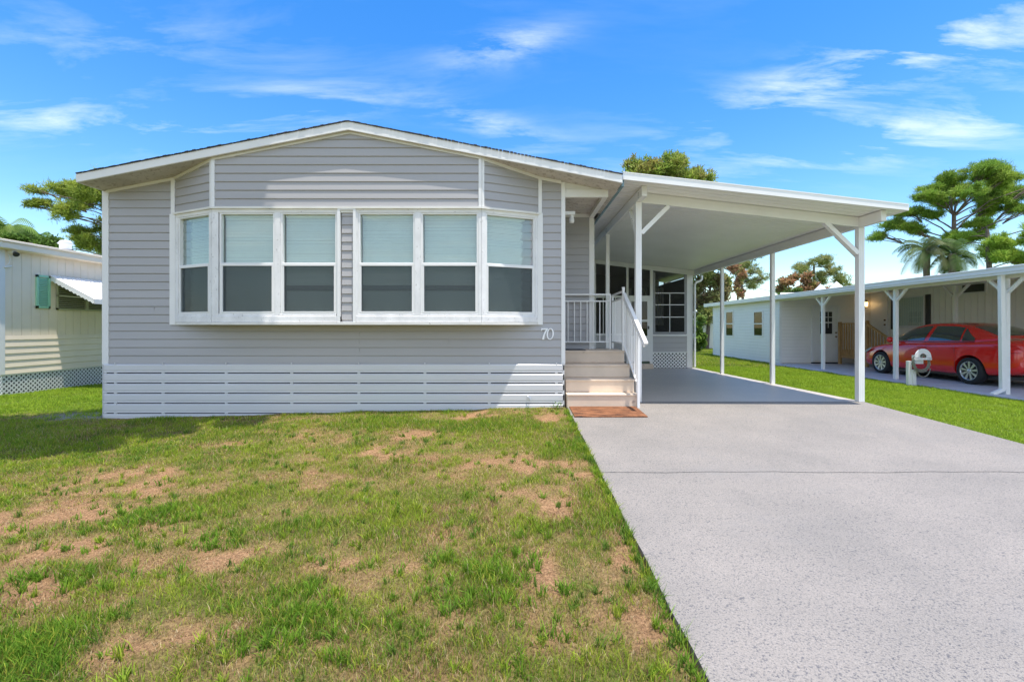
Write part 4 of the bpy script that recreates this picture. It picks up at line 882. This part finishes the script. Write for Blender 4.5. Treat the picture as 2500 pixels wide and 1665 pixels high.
# ------------------------------------------------------------------ red car
def car():
    root = empty('parked_car', (11.58, 12.4, GW), 'glossy red sedan parked under the white neighbouring carport', 'car')
    cx, y_front = 11.58, 14.70
    def W(s, lat, z): return (cx + lat, y_front - s, GW + z)   # lat<0 is the side we see
    # lower body stations: s, half width, bottom, shoulder z, top z
    st = [(0.0, .52, .30, .52, .56), (.06, .66, .22, .60, .66), (.22, .77, .19, .68, .74), (.5, .84, .18, .76, .83), (.93, .87, .18, .84, .91), (1.25, .88, .18, .88, .97), (1.8, .885, .18, .90, .99),
          (2.4, .885, .18, .92, 1.0), (3.0, .885, .18, .945, 1.02), (3.5, .885, .19, .965, 1.06), (3.85, .87, .21, .985, 1.10), (4.2, .835, .24, .99, 1.105), (4.45, .79, .28, .98, 1.08), (4.58, .73, .33, .93, .98), (4.64, .62, .40, .80, .84)]
    def ring(s, w, zb, zs, zt):
        h = zs - zb
        half = [(.0, zb), (.72, zb), (.93, zb + .03), (.985, zb + .12 * h + .04), (1.0, zb + .42 * h), (.992, zb + .70 * h), (.965, zb + .90 * h), (.925, zs + .005), (.80, zs + (zt - zs) * .55), (.5, zs + (zt - zs) * .92), (0, zt)]
        return [(f * w, z) for f, z in half]
    rings = [ring(*q) for q in st]; m = len(rings[0]); bm = bmesh.new(); grid = []
    for q, r in zip(st, rings):
        pts = [(-a, z) for a, z in r] + [(a, z) for a, z in r[-2:0:-1]]
        grid.append([bm.verts.new(Vector(W(q[0], a, z)) - root.location) for a, z in pts])
    k = len(grid[0])
    for i in range(len(grid) - 1):
        for j in range(k): bm.faces.new((grid[i][j], grid[i][(j + 1) % k], grid[i + 1][(j + 1) % k], grid[i + 1][j]))
    bm.faces.new(grid[0]); bm.faces.new(grid[-1][::-1]); bmesh.ops.recalc_face_normals(bm, faces=bm.faces)
    me = bpy.data.meshes.new('body'); bm.to_mesh(me); bm.free(); tmp = bpy.data.objects.new('body_tmp', me); C.objects.link(tmp)
    ss = tmp.modifiers.new('s', 'SUBSURF'); ss.levels = 3; ss.render_levels = 3
    cut = MB()
    for s in (.93, 3.63):
        for sgn in (-1, 1):
            c = Vector(W(s, sgn * .60, .325)) - root.location; cut.lathe([(0, 0), (.365, 0), (.372, .5), (0, .5)], c, (sgn, 0, 0), 40)
    co = cut.build('cut_tmp', M['black']); bm = bmesh.new(); bm.from_mesh(co.data); bmesh.ops.remove_doubles(bm, verts=bm.verts, dist=1e-5); bmesh.ops.recalc_face_normals(bm, faces=bm.faces); bm.to_mesh(co.data); bm.free()
    bo = tmp.modifiers.new('b', 'BOOLEAN'); bo.object = co; bo.operation = 'DIFFERENCE'; bo.solver = 'EXACT'
    dg = bpy.context.evaluated_depsgraph_get(); dg.update(); nm = bpy.data.meshes.new_from_object(tmp.evaluated_get(dg))
    nm.polygons.foreach_set('use_smooth', [True] * len(nm.polygons)); nm.materials.clear(); nm.materials.append(M['red']); nm.set_sharp_from_angle(angle=math.radians(38))
    bpy.data.objects.remove(tmp); bpy.data.objects.remove(co)
    body = bpy.data.objects.new('body', nm); C.objects.link(body); body.parent = root
    # cabin: belt curve and roof curve in (s, z, halfwidth)
    belt = [(1.12, .955, .66), (1.5, .955, .765), (2.0, .965, .785), (2.6, .975, .79), (3.2, .99, .785), (3.7, 1.02, .76), (4.12, 1.09, .62)]
    rail = [(1.30, 1.06, .60), (1.72, 1.31, .555), (2.15, 1.42, .545), (2.65, 1.437, .545), (3.15, 1.405, .535), (3.62, 1.28, .535), (4.05, 1.115, .57)]
    def cur(tab, t):
        x = t * (len(tab) - 1); i = min(int(x), len(tab) - 2); f = x - i
        p = [tab[max(i - 1, 0)], tab[i], tab[i + 1], tab[min(i + 2, len(tab) - 1)]]
        return tuple(.5 * ((2 * p[1][k]) + (-p[0][k] + p[2][k]) * f + (2 * p[0][k] - 5 * p[1][k] + 4 * p[2][k] - p[3][k]) * f * f + (-p[0][k] + 3 * p[1][k] - 3 * p[2][k] + p[3][k]) * f ** 3) for k in range(3))
    nS = 48; vs = []; rows = []
    for i in range(nS + 1):
        b = cur(belt, i / nS); r = cur(rail, i / nS); row = []
        crown = .035 * math.sin(math.pi * min(1, i / nS * 1.02)) + .012
        prof = [(b[0], -b[2] - .01, b[1] - .06), (b[0], -b[2], b[1])] + [(b[0] + (r[0] - b[0]) * f, -(b[2] + (r[2] - b[2]) * f) - .018 * math.sin(math.pi * f), b[1] + (r[1] - b[1]) * f) for f in (.25, .5, .75, 1.0)]
        prof += [(r[0], -r[2] * (1 - f), r[1] + crown * (1 - (1 - f) ** 2.6)) for f in (.08, .2, .45, .75)]
        full = prof + [(r[0], 0, r[1] + crown)] + [(s, -l, z) for s, l, z in prof[::-1]]
        rows.append([len(vs) + j for j in range(len(full))]); vs += [W(*p) for p in full]
    t = MB(); fs = [(rows[i][j], rows[i][j + 1], rows[i + 1][j + 1], rows[i + 1][j]) for i in range(nS) for j in range(len(rows[0]) - 1)]
    t.add(vs, fs, True); t.f += [tuple(rows[0]), tuple(rows[-1][::-1])]; t.smooth += [False, False]; cab = t.build('roof', M['red'], root)
    # front/rear screens (glass bands over the cabin ends)
    def band(i0, i1, f0, name):
        t = MB(); g = []
        for i in range(i0, i1 + 1):
            row = rows[i]; mid = len(row) // 2; sel = row[mid - f0:mid + f0 + 1]; g.append([Vector(vs[j]) for j in sel])
        out = [[p + Vector((0, .0, .006)) for p in r] for r in g]; kk = len(out[0]); vv = [p for r in out for p in r]
        t.add(vv, [(a * kk + b, a * kk + b + 1, (a + 1) * kk + b + 1, (a + 1) * kk + b) for a in range(len(out) - 1) for b in range(kk - 1)], True); t.build(name, M['dark2'], root)
    band(1, 9, 4, 'windscreen'); band(36, 46, 4, 'rear_window')
    # side windows as polygons on the ruled side (t along, f up)
    def side(t0, f, sg, e=.007):
        b = cur(belt, t0); r = cur(rail, t0); return Vector(W(b[0] + (r[0] - b[0]) * f, sg * (b[2] + (r[2] - b[2]) * f + .018 * math.sin(math.pi * f) + e), b[1] + (r[1] - b[1]) * f))
    for sg in (-1, 1):
        for (ta, tb, fa0, fb0) in ((.075, .42, .0, .0), (.455, .70, .0, .0), (.715, .82, 0, 0)):
            t = MB(); n = 14; vv = []
            for i in range(n + 1):
                x = ta + (tb - ta) * i / n; ft = .88; fb_ = .06
                if x < .16: ft = .88
                if ta > .7: ft = .88 - .62 * (x - ta) / (tb - ta)
                elif tb > .65 and x > .62: ft = .88 - .0 * (x - .62)
                for q in range(5): vv.append(side(x, fb_ + (ft - fb_) * q / 4, sg))
            t.add(vv, [(a * 5 + b, a * 5 + b + 1, (a + 1) * 5 + b + 1, (a + 1) * 5 + b) for a in range(n) for b in range(4)], True); t.build('side_window', M['dark2'], root)
        t = MB(); pts = [side(x / 40, .0, sg, .010) for x in range(3, 34)]; t.tube(pts, .009, 6); t.build('belt_trim', M['dark'], root)
        for s, zz in ((2.32, .83), (3.22, .85)):
            t = MB(); t.bar(W(s - .09, sg * .886, zz), W(s + .09, sg * .886, zz + .006), .022, .028); t.build('door_handle', M['red'], root, bevel=.006)
        t = MB(); t.lathe([(0, -.05), (.07, -.04), (.085, .02), (.06, .07), (0, .08)], W(1.38, sg * .93, 1.0), (0, 1, 0), 14); t.bar(W(1.4, sg * .78, .97), W(1.4, sg * .90, .98), .05, .03); t.build('side_mirror', M['red'], root)
        # tail and head lamps
        t = MB(); vv = []
        for (s, l, z) in ((4.16, .845, .93), (4.40, .815, .955), (4.565, .73, .95), (4.60, .62, .93), (4.62, .60, .80), (4.585, .735, .78), (4.43, .815, .80)): vv.append(W(s, sg * (l + .008), z))
        t.add(vv, [tuple(range(7))]); o = t.build('tail_lamp', M['tail'], root)
        t = MB(); vv = [W(s, sg * (l + .006), z) for (s, l, z) in ((.10, .70, .62), (.5, .845, .74), (.62, .86, .76), (.5, .853, .66), (.25, .79, .58))]; t.add(vv, [tuple(range(5))]); t.build('headlight', M['rim'], root)
        # door seams
        t = MB()
        for s0 in (1.42, 2.45, 3.30):
            t.bar(W(s0, sg * .889, .30), W(s0 + (.03 if s0 < 3 else -.05), sg * .868, .90), .004, .006)
        t.build('door_seam', M['dark'], root)
    for s in (.93, 3.63):
        for sg in (-1, 1):
            c = W(s, sg * .70, .318); e = MB(); ax = (sg, 0, 0)
            e.lathe([(.215, -.02), (.30, -.02), (.316, .01), (.318, .09), (.316, .155), (.30, .182), (.26, .188), (.222, .18), (.215, .15)], c, ax, 40); wh = e.build('wheel', M['tyre'], root)
            r = MB(); r.lathe([(.222, .178), (.212, .182), (.205, .15), (.205, .05)], c, ax, 40); ce = Vector(c) + Vector((sg * .165, 0, 0))
            r.lathe([(0, .012), (.035, .012), (.045, 0), (.045, -.03)], ce, ax, 20)
            for k in range(9):
                a = 2 * math.pi * k / 9 + .2
                for da in (0,):
                    d = Vector((0, math.cos(a + da), math.sin(a + da))); tn = Vector((0, -math.sin(a), math.cos(a))); sgx = Vector((sg, 0, 0))
                    p0 = ce + d * .035; p1 = ce + d * .21 + sgx * .006; w0_, w1_ = .014, .030
                    r.hexa([p0 - tn * w0_ - sgx * .02, p0 + tn * w0_ - sgx * .02, p1 + tn * w1_ - sgx * .02, p1 - tn * w1_ - sgx * .02, p0 - tn * w0_, p0 + tn * w0_, p1 + tn * w1_, p1 - tn * w1_])
            r.build('rim', M['rim'], wh); b_ = MB(); b_.lathe([(0, .06), (.206, .06)], c, ax, 24); b_.build('brake_disc', M['dark'], wh)
    t = MB(); t.box(cx - .72, cx + .72, y_front - 4.3, y_front - .3, GW + .16, GW + .24); t.build('underbody', M['dark'], root)
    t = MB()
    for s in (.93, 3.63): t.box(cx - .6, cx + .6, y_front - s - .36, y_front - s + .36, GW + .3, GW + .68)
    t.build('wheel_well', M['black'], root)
def mk_tail():
    m, nt, b = newmat('tail_red'); b.inputs['Base Color'].default_value = (.6, .02, .01, 1); b.inputs['Roughness'].default_value = .1; return m
M['tail'] = mk_tail()
def mk_dark2():
    m, nt, b = newmat('tinted_glass'); b.inputs['Base Color'].default_value = (.03, .045, .045, 1); b.inputs['Roughness'].default_value = .03; b.inputs['Coat Weight'].default_value = 1; b.inputs['Specular IOR Level'].default_value = .8; return m
M['dark2'] = mk_dark2()
car()

# ------------------------------------------------------------------ vegetation
def leaves(name, clumps, parent, cols, n, size, asp=.22, flat=.0, jit=.25, up=0.0, shell=.5):
    """clumps: (x,y,z,rx,ry,rz); leaf slivers through each clump's volume"""
    clumps = np.array(clumps, float); vol = (clumps[:, 3] * clumps[:, 4] * clumps[:, 5]) ** .75; cnt = np.maximum((n * vol / vol.sum()).astype(int), 8)
    ci = np.repeat(np.arange(len(clumps)), cnt); m = len(ci); q = clumps[ci]
    d = RNG.normal(size=(m, 3)); d /= np.linalg.norm(d, axis=1)[:, None]; r = np.minimum(np.abs(RNG.normal(0, .62, m)) + .15, 1.6)
    lump = .72 + .5 * RNG.random((len(clumps), 6))[ci, (np.arctan2(d[:, 1], d[:, 0]) / (np.pi / 3) + 3).astype(int) % 6]
    P = q[:, :3] + d * (r * lump)[:, None] * q[:, 3:6]
    ax = d * .7 + RNG.normal(size=(m, 3)) * .7 + np.array([0, 0, up]); ax /= np.linalg.norm(ax, axis=1)[:, None]
    sd = np.cross(ax, RNG.normal(size=(m, 3))); sd /= np.linalg.norm(sd, axis=1)[:, None]
    L_ = size * RNG.uniform(.6, 1.4, m)[:, None]; Wd = L_ * asp
    V = np.stack([P - sd * Wd, P + sd * Wd, P + ax * L_ + sd * Wd * .6, P + ax * L_ - sd * Wd * .6], 1).reshape(-1, 3)
    b = (np.arange(m) * 4)[:, None]; T = np.stack([b + [0, 1, 2], b + [0, 2, 3]], 1).reshape(-1, 3)
    cols = np.array(cols); ch = RNG.integers(0, len(cols), len(clumps))[ci]; c = cols[ch] * .6 + cols[RNG.integers(0, len(cols), m)] * .4; c = c * RNG.uniform(1 - jit, 1 + jit, (m, 1)) * 1.22
    return tri_mesh(name, V, T, np.repeat(c, 4, 0), M['leaf'], parent)
def limb(mb, a, b, r0, r1, sag=.08, n=6):
    a = Vector(a); b = Vector(b); L_ = (b - a).length; pts = []
    off = Vector((random.uniform(-1, 1), random.uniform(-1, 1), random.uniform(-.4, 1))) * L_ * sag
    for i in range(n + 1): f = i / n; pts.append(a.lerp(b, f) + off * math.sin(math.pi * f) + Vector((random.uniform(-1, 1), random.uniform(-1, 1), random.uniform(-1, 1))) * L_ * .012)
    mb.tube(pts, [r0 + (r1 - r0) * i / n for i in range(n + 1)], 6, False)
PG = [(.22, .34, .045), (.16, .27, .04), (.32, .40, .07), (.11, .19, .03)]
def pine(label, base_px, Y, pads, trunk_top, r0=.28, n=9000, size=.16, cols=PG, dY=1.0, name='pine_tree', asp=.12, thick=.7, sub=3, group='pine trees behind the houses', drop=(.2, .5)):
    """pads: (px, py, rx_px, ry_px) in photo pixels, spread in depth round Y"""
    bx = PX(base_px, 800, Y)[0]; root = empty(name, (bx, Y, 0), label, 'tree', group)
    tt = Vector(PX(*trunk_top, Y)); b0 = Vector((bx, Y, -.1)); mb = MB(); pts = [b0.lerp(tt, f) + Vector((math.sin(f * 5) * .12, 0, 0)) for f in (0, .15, .3, .5, .7, .85, 1)]
    mb.tube(pts, [r0 * (1.15 - .75 * f) for f in (0, .15, .3, .5, .7, .85, 1)], 10, False); cl = []
    for (px, py, rx, ry) in pads:
        rx *= 1.12; ry *= 1.15
        dy = random.uniform(-dY, dY) * 1.8; c = Vector(PX(px, py, Y)); s = Y / FPX; c.y += dy; ctr = c
        f = min(.98, max(.3, (ctr.z - random.uniform(*drop) * abs(ctr.x - tt.x) - 0) / tt.z)); st = b0.lerp(tt, f); st.x += math.sin(f * 5) * .12
        e = ctr - Vector((0, 0, ry * s * .3)); limb(mb, st, e, r0 * .20, .022, .1)
        for k in range(sub):
            o = Vector((random.uniform(-.7, .7) * rx * s, random.uniform(-.9, .9) * rx * s * thick, random.uniform(-.45, .45) * ry * s)); limb(mb, st.lerp(e, .65), ctr + o, .035, .012, .08, 4)
            rr_ = random.uniform(.30, .55); cl.append((*(ctr + o), rx * s * rr_, rx * s * rr_ * thick, ry * s * rr_ * 1.1))
        for k in range(sub * 5):
            a = random.uniform(0, 2 * math.pi); rr_ = random.uniform(.14, .28)
            q_ = random.uniform(.3, 1.0); cl.append((ctr.x + math.cos(a) * rx * s * q_, ctr.y + random.uniform(-.8, .8) * rx * s * thick, ctr.z + math.sin(a) * ry * s * q_, rx * s * rr_, rx * s * rr_, ry * s * rr_ * 1.2))
    mb.build('trunk', M['bark'], root, fixn=False); leaves('crown', cl, root, cols, n, size, asp, up=.5, jit=.4, shell=.7); return root
def Z3(l): return [(1900 + a / 3.733, 380 + b / 3.733, c / 3.733, d / 3.733) for a, b, c, d in l]
pine('tall umbrella-crowned pine with a bare upper trunk behind the white house', 2333, 31, Z3([(1900, 175, 130, 50), (1720, 185, 140, 50), (1540, 225, 110, 50), (2080, 260, 120, 55), (1420, 320, 110, 50), (1620, 300, 130, 45), (1820, 290, 120, 45), (2000, 350, 120, 45), (2170, 350, 100, 60),
     (1310, 410, 110, 45), (1480, 410, 110, 35), (1700, 390, 100, 32), (1250, 490, 110, 40), (1180, 590, 100, 42), (1110, 690, 66, 36), (1270, 640, 90, 35), (1400, 540, 90, 30), (1900, 440, 110, 35), (2080, 460, 110, 45), (2220, 470, 80, 50), (1380, 680, 60, 22), (2000, 560, 70, 25), (1880, 215, 120, 45), (2200, 300, 60, 40)]), (2333, 520), r0=.26, n=105000, size=.20, dY=1.3, asp=.055, drop=(.35, .75), sub=5)
pine('spreading pine with pale green needle pads at the right edge behind the white house', 2420, 29, Z3([(2080, 590, 120, 45), (1850, 715, 120, 45), (2000, 690, 110, 45), (2150, 700, 120, 60), (1950, 800, 120, 45), (2120, 830, 110, 45), (2220, 760, 80, 60), (2000, 920, 120, 45), (2180, 950, 90, 45), (1890, 930, 50, 30), (1800, 780, 60, 35), (2250, 880, 60, 50)]), (2415, 560), r0=.22, n=60000, size=.20, dY=1.0,
     cols=[(.28, .42, .06), (.21, .33, .05), (.36, .46, .08)], asp=.055, sub=4)
def palm(label, px, py, Y, r=2.0, nf=26, cols=((.06, .10, .02), (.09, .13, .03)), droop=1.0, group='palm trees behind the houses', trunk=.16):
    x, _, z = PX(px, py, Y); root = empty('palm_tree', (x, Y, 0), label, 'tree', group); t = MB(); t.tube([(x, Y, -.1), (x + .05, Y, z * .4), (x, Y, z * .8), (x, Y, z)], [trunk * 1.2, trunk, trunk, trunk * 1.2], 10, False); t.build('trunk', M['palmbark'], root, fixn=False)
    V, T, Cc = [], [], []; b = 0
    for k in range(nf):
        a = RNG.uniform(0, 2 * np.pi); el = RNG.uniform(-.3, 1.25); L_ = r * RNG.uniform(.8, 1.1); n = 20; p = np.array([x, Y, z]); d = np.array([math.cos(a) * math.cos(el), math.sin(a) * math.cos(el), math.sin(el)]); col = np.array(cols[k % len(cols)]) * RNG.uniform(.7, 1.3)
        for i in range(n):
            p = p + d * (L_ / n); d = d + np.array([0, 0, -.075 * droop * (1 + i / n)]); d /= np.linalg.norm(d); sd = np.cross(d, [0, 0, 1.0]); sd /= max(np.linalg.norm(sd), .1)
            ll = r * .30 * math.sin(math.pi * min(1, (i + 3) / (n + 3))) + .05
            for sg in (-1, 1):
                e = p + sd * sg * ll * .75 + d * ll * .5 + np.array([0, 0, -ll * .5 * droop]); wv = d * .017 * r
                V += [p - wv, p + wv, e]; T.append([b, b + 1, b + 2]); Cc += [col * .8, col * .8, col * 1.15]; b += 3
    tri_mesh('crown', np.array(V), np.array(T), np.array(Cc), M['leaf'], root)
palm('dark drooping palm left of the tall pine trunk behind the white house', 2262, 612, 27, 1.9, 30, ((.09, .15, .04), (.13, .19, .06), (.20, .22, .10)), 1.1)
palm('dark palm standing directly below the tall pine crown', 2325, 620, 26, 1.7, 30, ((.08, .14, .04), (.13, .20, .05)), 1.1)
def bushy(label, px, Y, pads, cols, n=9000, size=.16, name='broadleaf_tree', cat='tree', asp=.4, r0=.15, trunk_top=None, dY=.8, base=None):
    x = PX(px, 800, Y)[0]; root = empty(name, (x, Y, 0), label, cat); mb = MB(); s = Y / FPX; cl = []; tt = Vector(PX(*(trunk_top or (px, min(p[1] for p in pads) + 20)), Y)); b0 = Vector((x, Y, -.1))
    mb.tube([b0, b0.lerp(tt, .5) + Vector((.06, 0, 0)), tt], [r0, r0 * .7, r0 * .3], 8, False)
    for (a, b, rx, ry) in pads:
        c = Vector(PX(a, b, Y)); c.y += random.uniform(-dY, dY); limb(mb, b0.lerp(tt, min(.9, max(.2, (c.z - .3) / max(tt.z, .5)))), c, r0 * .35, .02, .1)
        for k in range(6):
            f = random.uniform(.3, .6); cl.append((c.x + random.uniform(-.6, .6) * rx * s, c.y + random.uniform(-.6, .6) * rx * s, c.z + random.uniform(-.6, .6) * ry * s, rx * s * f, rx * s * f, ry * s * f))
    mb.build('trunk', M['bark'], root, fixn=False); leaves('crown', cl, root, cols, n, size, asp, jit=.35, shell=.5); return root
BR = [(.42, .22, .12), (.50, .28, .16), (.28, .17, .10)]; OL = [(.24, .28, .08), (.32, .31, .12), (.17, .22, .065)]
pine('dense rounded pine top showing above the carport roof', 1625, 33, [(1560, 425, 38, 24), (1600, 412, 34, 22), (1640, 415, 34, 24), (1680, 425, 34, 24), (1710, 440, 26, 22), (1580, 450, 50, 28), (1640, 450, 50, 30), (1690, 460, 45, 30), (1600, 500, 70, 35), (1680, 510, 60, 35)], (1625, 420), n=60000, size=.22, cols=[(.20, .30, .045), (.28, .33, .06), (.30, .25, .08)], asp=.12, sub=4)
bushy('mixed green and brown tree seen between the screened porch and first far carport post', 1725, 30, [(1710, 690, 22, 25), (1735, 675, 25, 25), (1715, 730, 25, 30), (1745, 720, 25, 30), (1770, 690, 20, 25), (1755, 760, 25, 25), (1720, 770, 28, 25), (1700, 650, 30, 30), (1740, 640, 30, 20)], OL + [(.16, .11, .06)], 24000, .16, trunk_top=(1735, 650), asp=.3)
pine('slender pine with a thin bare trunk and brown hanging growth between the carport posts', 1812, 40, [(1830, 645, 22, 12), (1850, 660, 18, 10), (1840, 680, 22, 9), (1805, 650, 18, 12), (1860, 678, 14, 7), (1830, 700, 14, 7), (1845, 690, 18, 7), (1820, 625, 25, 12), (1790, 665, 12, 16)], (1812, 630), r0=.15, n=9000, size=.18, cols=OL, dY=.6, asp=.08)
bushy('rust brown leaning tree beside the thin bare pine trunk', 1800, 38, [(1802, 670, 8, 16), (1797, 695, 9, 16), (1800, 715, 12, 10), (1782, 655, 14, 14)], BR + [(.30, .17, .10)] + OL[:1], 3600, .17, trunk_top=(1800, 665), asp=.3)
pine('round-topped pine beyond the white roof between the carport posts', 1990, 46, [(1965, 648, 22, 10), (1990, 640, 24, 11), (2015, 648, 20, 10), (1945, 660, 16, 9), (2030, 665, 18, 12), (1975, 665, 18, 9), (2005, 670, 18, 9), (2060, 680, 14, 10), (2045, 690, 18, 12), (2070, 702, 14, 10), (1990, 690, 22, 12)], (1990, 645), r0=.2, n=15000, size=.2, cols=OL, dY=.8, asp=.07)
bushy('rust brown tree with dry leaves at the roof line between the carport posts', 1925, 43, [(1915, 690, 16, 14), (1930, 678, 12, 10), (1905, 705, 12, 12), (1920, 712, 14, 8)], BR + OL, 5200, .17, trunk_top=(1920, 685), asp=.3)
bushy('reddish brown dry tree behind the white roof beside the wide carport post', 1965, 42, [(1965, 680, 12, 18), (1960, 705, 16, 12), (1985, 705, 16, 12), (2020, 712, 20, 8), (1975, 690, 12, 12)], BR + OL[:1], 5200, .17, trunk_top=(1965, 680), asp=.3)
bushy('light green leafy tree just above the white roof gutter', 1925, 39, [(1915, 722, 16, 9), (1932, 715, 14, 8), (1945, 722, 12, 8)], [(.12, .19, .05), (.09, .15, .04)], 4500, .16, trunk_top=(1925, 715), asp=.4)
# left side
pine('open-branched pine with irregular needle clusters left of the grey house', 262, 28, [(130, 478, 18, 9), (170, 470, 29, 16), (195, 490, 27, 18), (120, 510, 13, 8), (85, 502, 12, 6), (142, 508, 21, 9), (185, 460, 27, 10), (225, 465, 24, 18), (250, 480, 21, 27), (215, 530, 24, 21), (240, 550, 29, 21), (180, 560, 27, 13), (150, 570, 24, 12), (165, 585, 21, 12), (215, 590, 32, 18), (245, 610, 29, 21), (265, 460, 27, 33), (280, 510, 33, 40), (190, 610, 16, 13), (200, 512, 18, 13), (230, 500, 20, 16)], (268, 440), r0=.18, n=60000, size=.18, cols=[(.30, .37, .06), (.20, .27, .05), (.38, .42, .08)], dY=.8, asp=.07, sub=4, drop=(.1, .35))
palm('feathery bright green palm at the left edge behind the beige house', 22, 562, 22, 1.7, 44, ((.20, .32, .06), (.15, .26, .05), (.27, .38, .09)), 1.2)
palm('small bright green palm between the left edge palm and the pine', 92, 592, 23, 1.4, 36, ((.19, .33, .06), (.13, .24, .05)), 1.2)
bushy('low leafy shrub tree behind the beige house roof', 130, 21, [(130, 600, 30, 14), (160, 608, 20, 12), (60, 585, 30, 14)], [(.11, .19, .03), (.08, .14, .025)], 5000, .12, trunk_top=(130, 600), asp=.3)
# shrub by far small house
bushy('bright green shrub at the back corner beyond the screened porch', 1702, 26, [(1700, 800, 12, 14), (1705, 825, 14, 14), (1712, 838, 12, 14), (1698, 845, 14, 14), (1708, 780, 8, 8)], [(.20, .30, .05), (.13, .22, .04), (.28, .34, .10)], 9000, .09, name='garden_shrub', cat='shrub', asp=.5, r0=.05, trunk_top=(1703, 790), dY=.2)
FHs = empty('small_house', (12.5, 33, .1), 'small white sided house far back behind the green shrub', 'house')
t = MB(); siding(t, Face(11.6, 30.0, 1, 0), 0, 5, .1, 2.4, h=.18, base=.1); t.box(11.6, 16.6, 30.02, 36, .05, 2.4); t.build('wall', M['nwhite'], FHs, fixn=False)
t = MB(); t.prism([(11.0, 29.7, 2.30), (17, 29.7, 2.95), (17, 29.7, 3.05), (11.0, 29.7, 2.40)], (0, 7, 0)); t.build('roof', M['whiter'], FHs)
t = MB(); t.box(11.62, 11.85, 29.96, 29.99, .9, 2.0); t.build('window', M['dark'], FHs)
# corner weed
def weed():
    root = empty('weed', (.62, 7.42, .05), 'small leafy weed growing at the corner of the skirting by the steps', 'plant'); V, T, Cc = [], [], []; b = 0
    for k in range(120):
        a = RNG.uniform(0, 6.28); r = RNG.uniform(.0, .13); p = np.array([.64 + r * math.cos(a), 7.43 + r * .6 * math.sin(a), .07 + RNG.uniform(0, .17) * (1 - r * 4)]); d = np.array([math.cos(a), math.sin(a), RNG.uniform(-.2, .9)]); d /= np.linalg.norm(d); s = np.cross(d, [0, 0, 1.]); s /= np.linalg.norm(s); L_ = RNG.uniform(.03, .06)
        V += [p, p + d * L_ * .5 + s * .011, p + d * L_, p + d * L_ * .5 - s * .011]; T += [[b, b + 1, b + 2], [b, b + 2, b + 3]]; Cc += [np.array([.12, .22, .05]) * RNG.uniform(.7, 1.4)] * 4; b += 4
    tri_mesh('leaves', np.array(V), np.array(T), np.array(Cc), M['leaf'], root)
    t = MB()
    for k in range(7): a = k * .9; t.tube([(.64, 7.43, .03), (.64 + .08 * math.cos(a), 7.43 + .05 * math.sin(a), .17)], .003, 5)
    t.build('stem', M['bark'], root)
weed()
# overhanging tree whose shade falls on the lawn and gable (stands left of the frame)
def shade_tree():
    root = empty('oak_tree', (-9.6, 4.2, -.2), 'spreading tree outside the left edge whose shade falls on the lawn and gable', 'tree'); mb = MB()
    mb.tube([(-9.6, 4.2, -.3), (-9.5, 4.3, 3), (-9.2, 4.5, 6), (-8.3, 4.9, 8)], [.28, .22, .18, .14], 10, False); cl = []
    for (x, y, z, rx, ry) in ((-8.3, 4.9, 9.3, 1.3, 1.1), (-7.2, 5.3, 9.4, 1.2, 1.15), (-6.1, 5.6, 9.5, 1.2, 1.1), (-5.1, 5.3, 9.8, 1.0, .8), (-4.2, 5.6, 9.9, .8, .7), (-9.6, 5.2, 9.2, 1.4, 1.2), (-8.2, 3.7, 9.1, 1.2, .9), (-6.7, 3.8, 9.2, 1.1, .8), (-5.9, 4.3, 9.3, 1.0, .6), (-7.2, 3.4, 9.2, .9, .5), (-5.3, 4.6, 9.4, .9, .5), (-7.4, 4.7, 9.3, 1.2, .9), (-4.3, 4.45, 9.6, .55, .3), (-3.5, 6.1, 9.6, .55, .5), (-4.6, 6.3, 9.7, .5, .5), (-3.6, 5.0, 10.3, .4, .3), (-5.6, 6.4, 9.4, .6, .5), (-2.9, 5.6, 9.8, .35, .3)):
        limb(mb, (-8.6, 4.8, 7.6), (x, y, z), .08, .02, .05)
        for k in range(5): cl.append((x + random.uniform(-.5, .5) * rx, y + random.uniform(-.5, .5) * ry, z + random.uniform(-.4, .4), rx * .6, ry * .6, .5))
    mb.build('trunk', M['bark'], root, fixn=False); leaves('crown', cl, root, PG, 42000, .17, .4)
shade_tree()
# utility wire
t = MB(); t.tube([(PX(1760 + k * 12, 690 + k * 2.6 - .12 * k * (14 - k), 50)) for k in range(15)], .018, 5); o = t.build('utility_wire', M['dark']); tag(o, 'thin dark overhead wire crossing the sky between the far carport posts', 'wire')
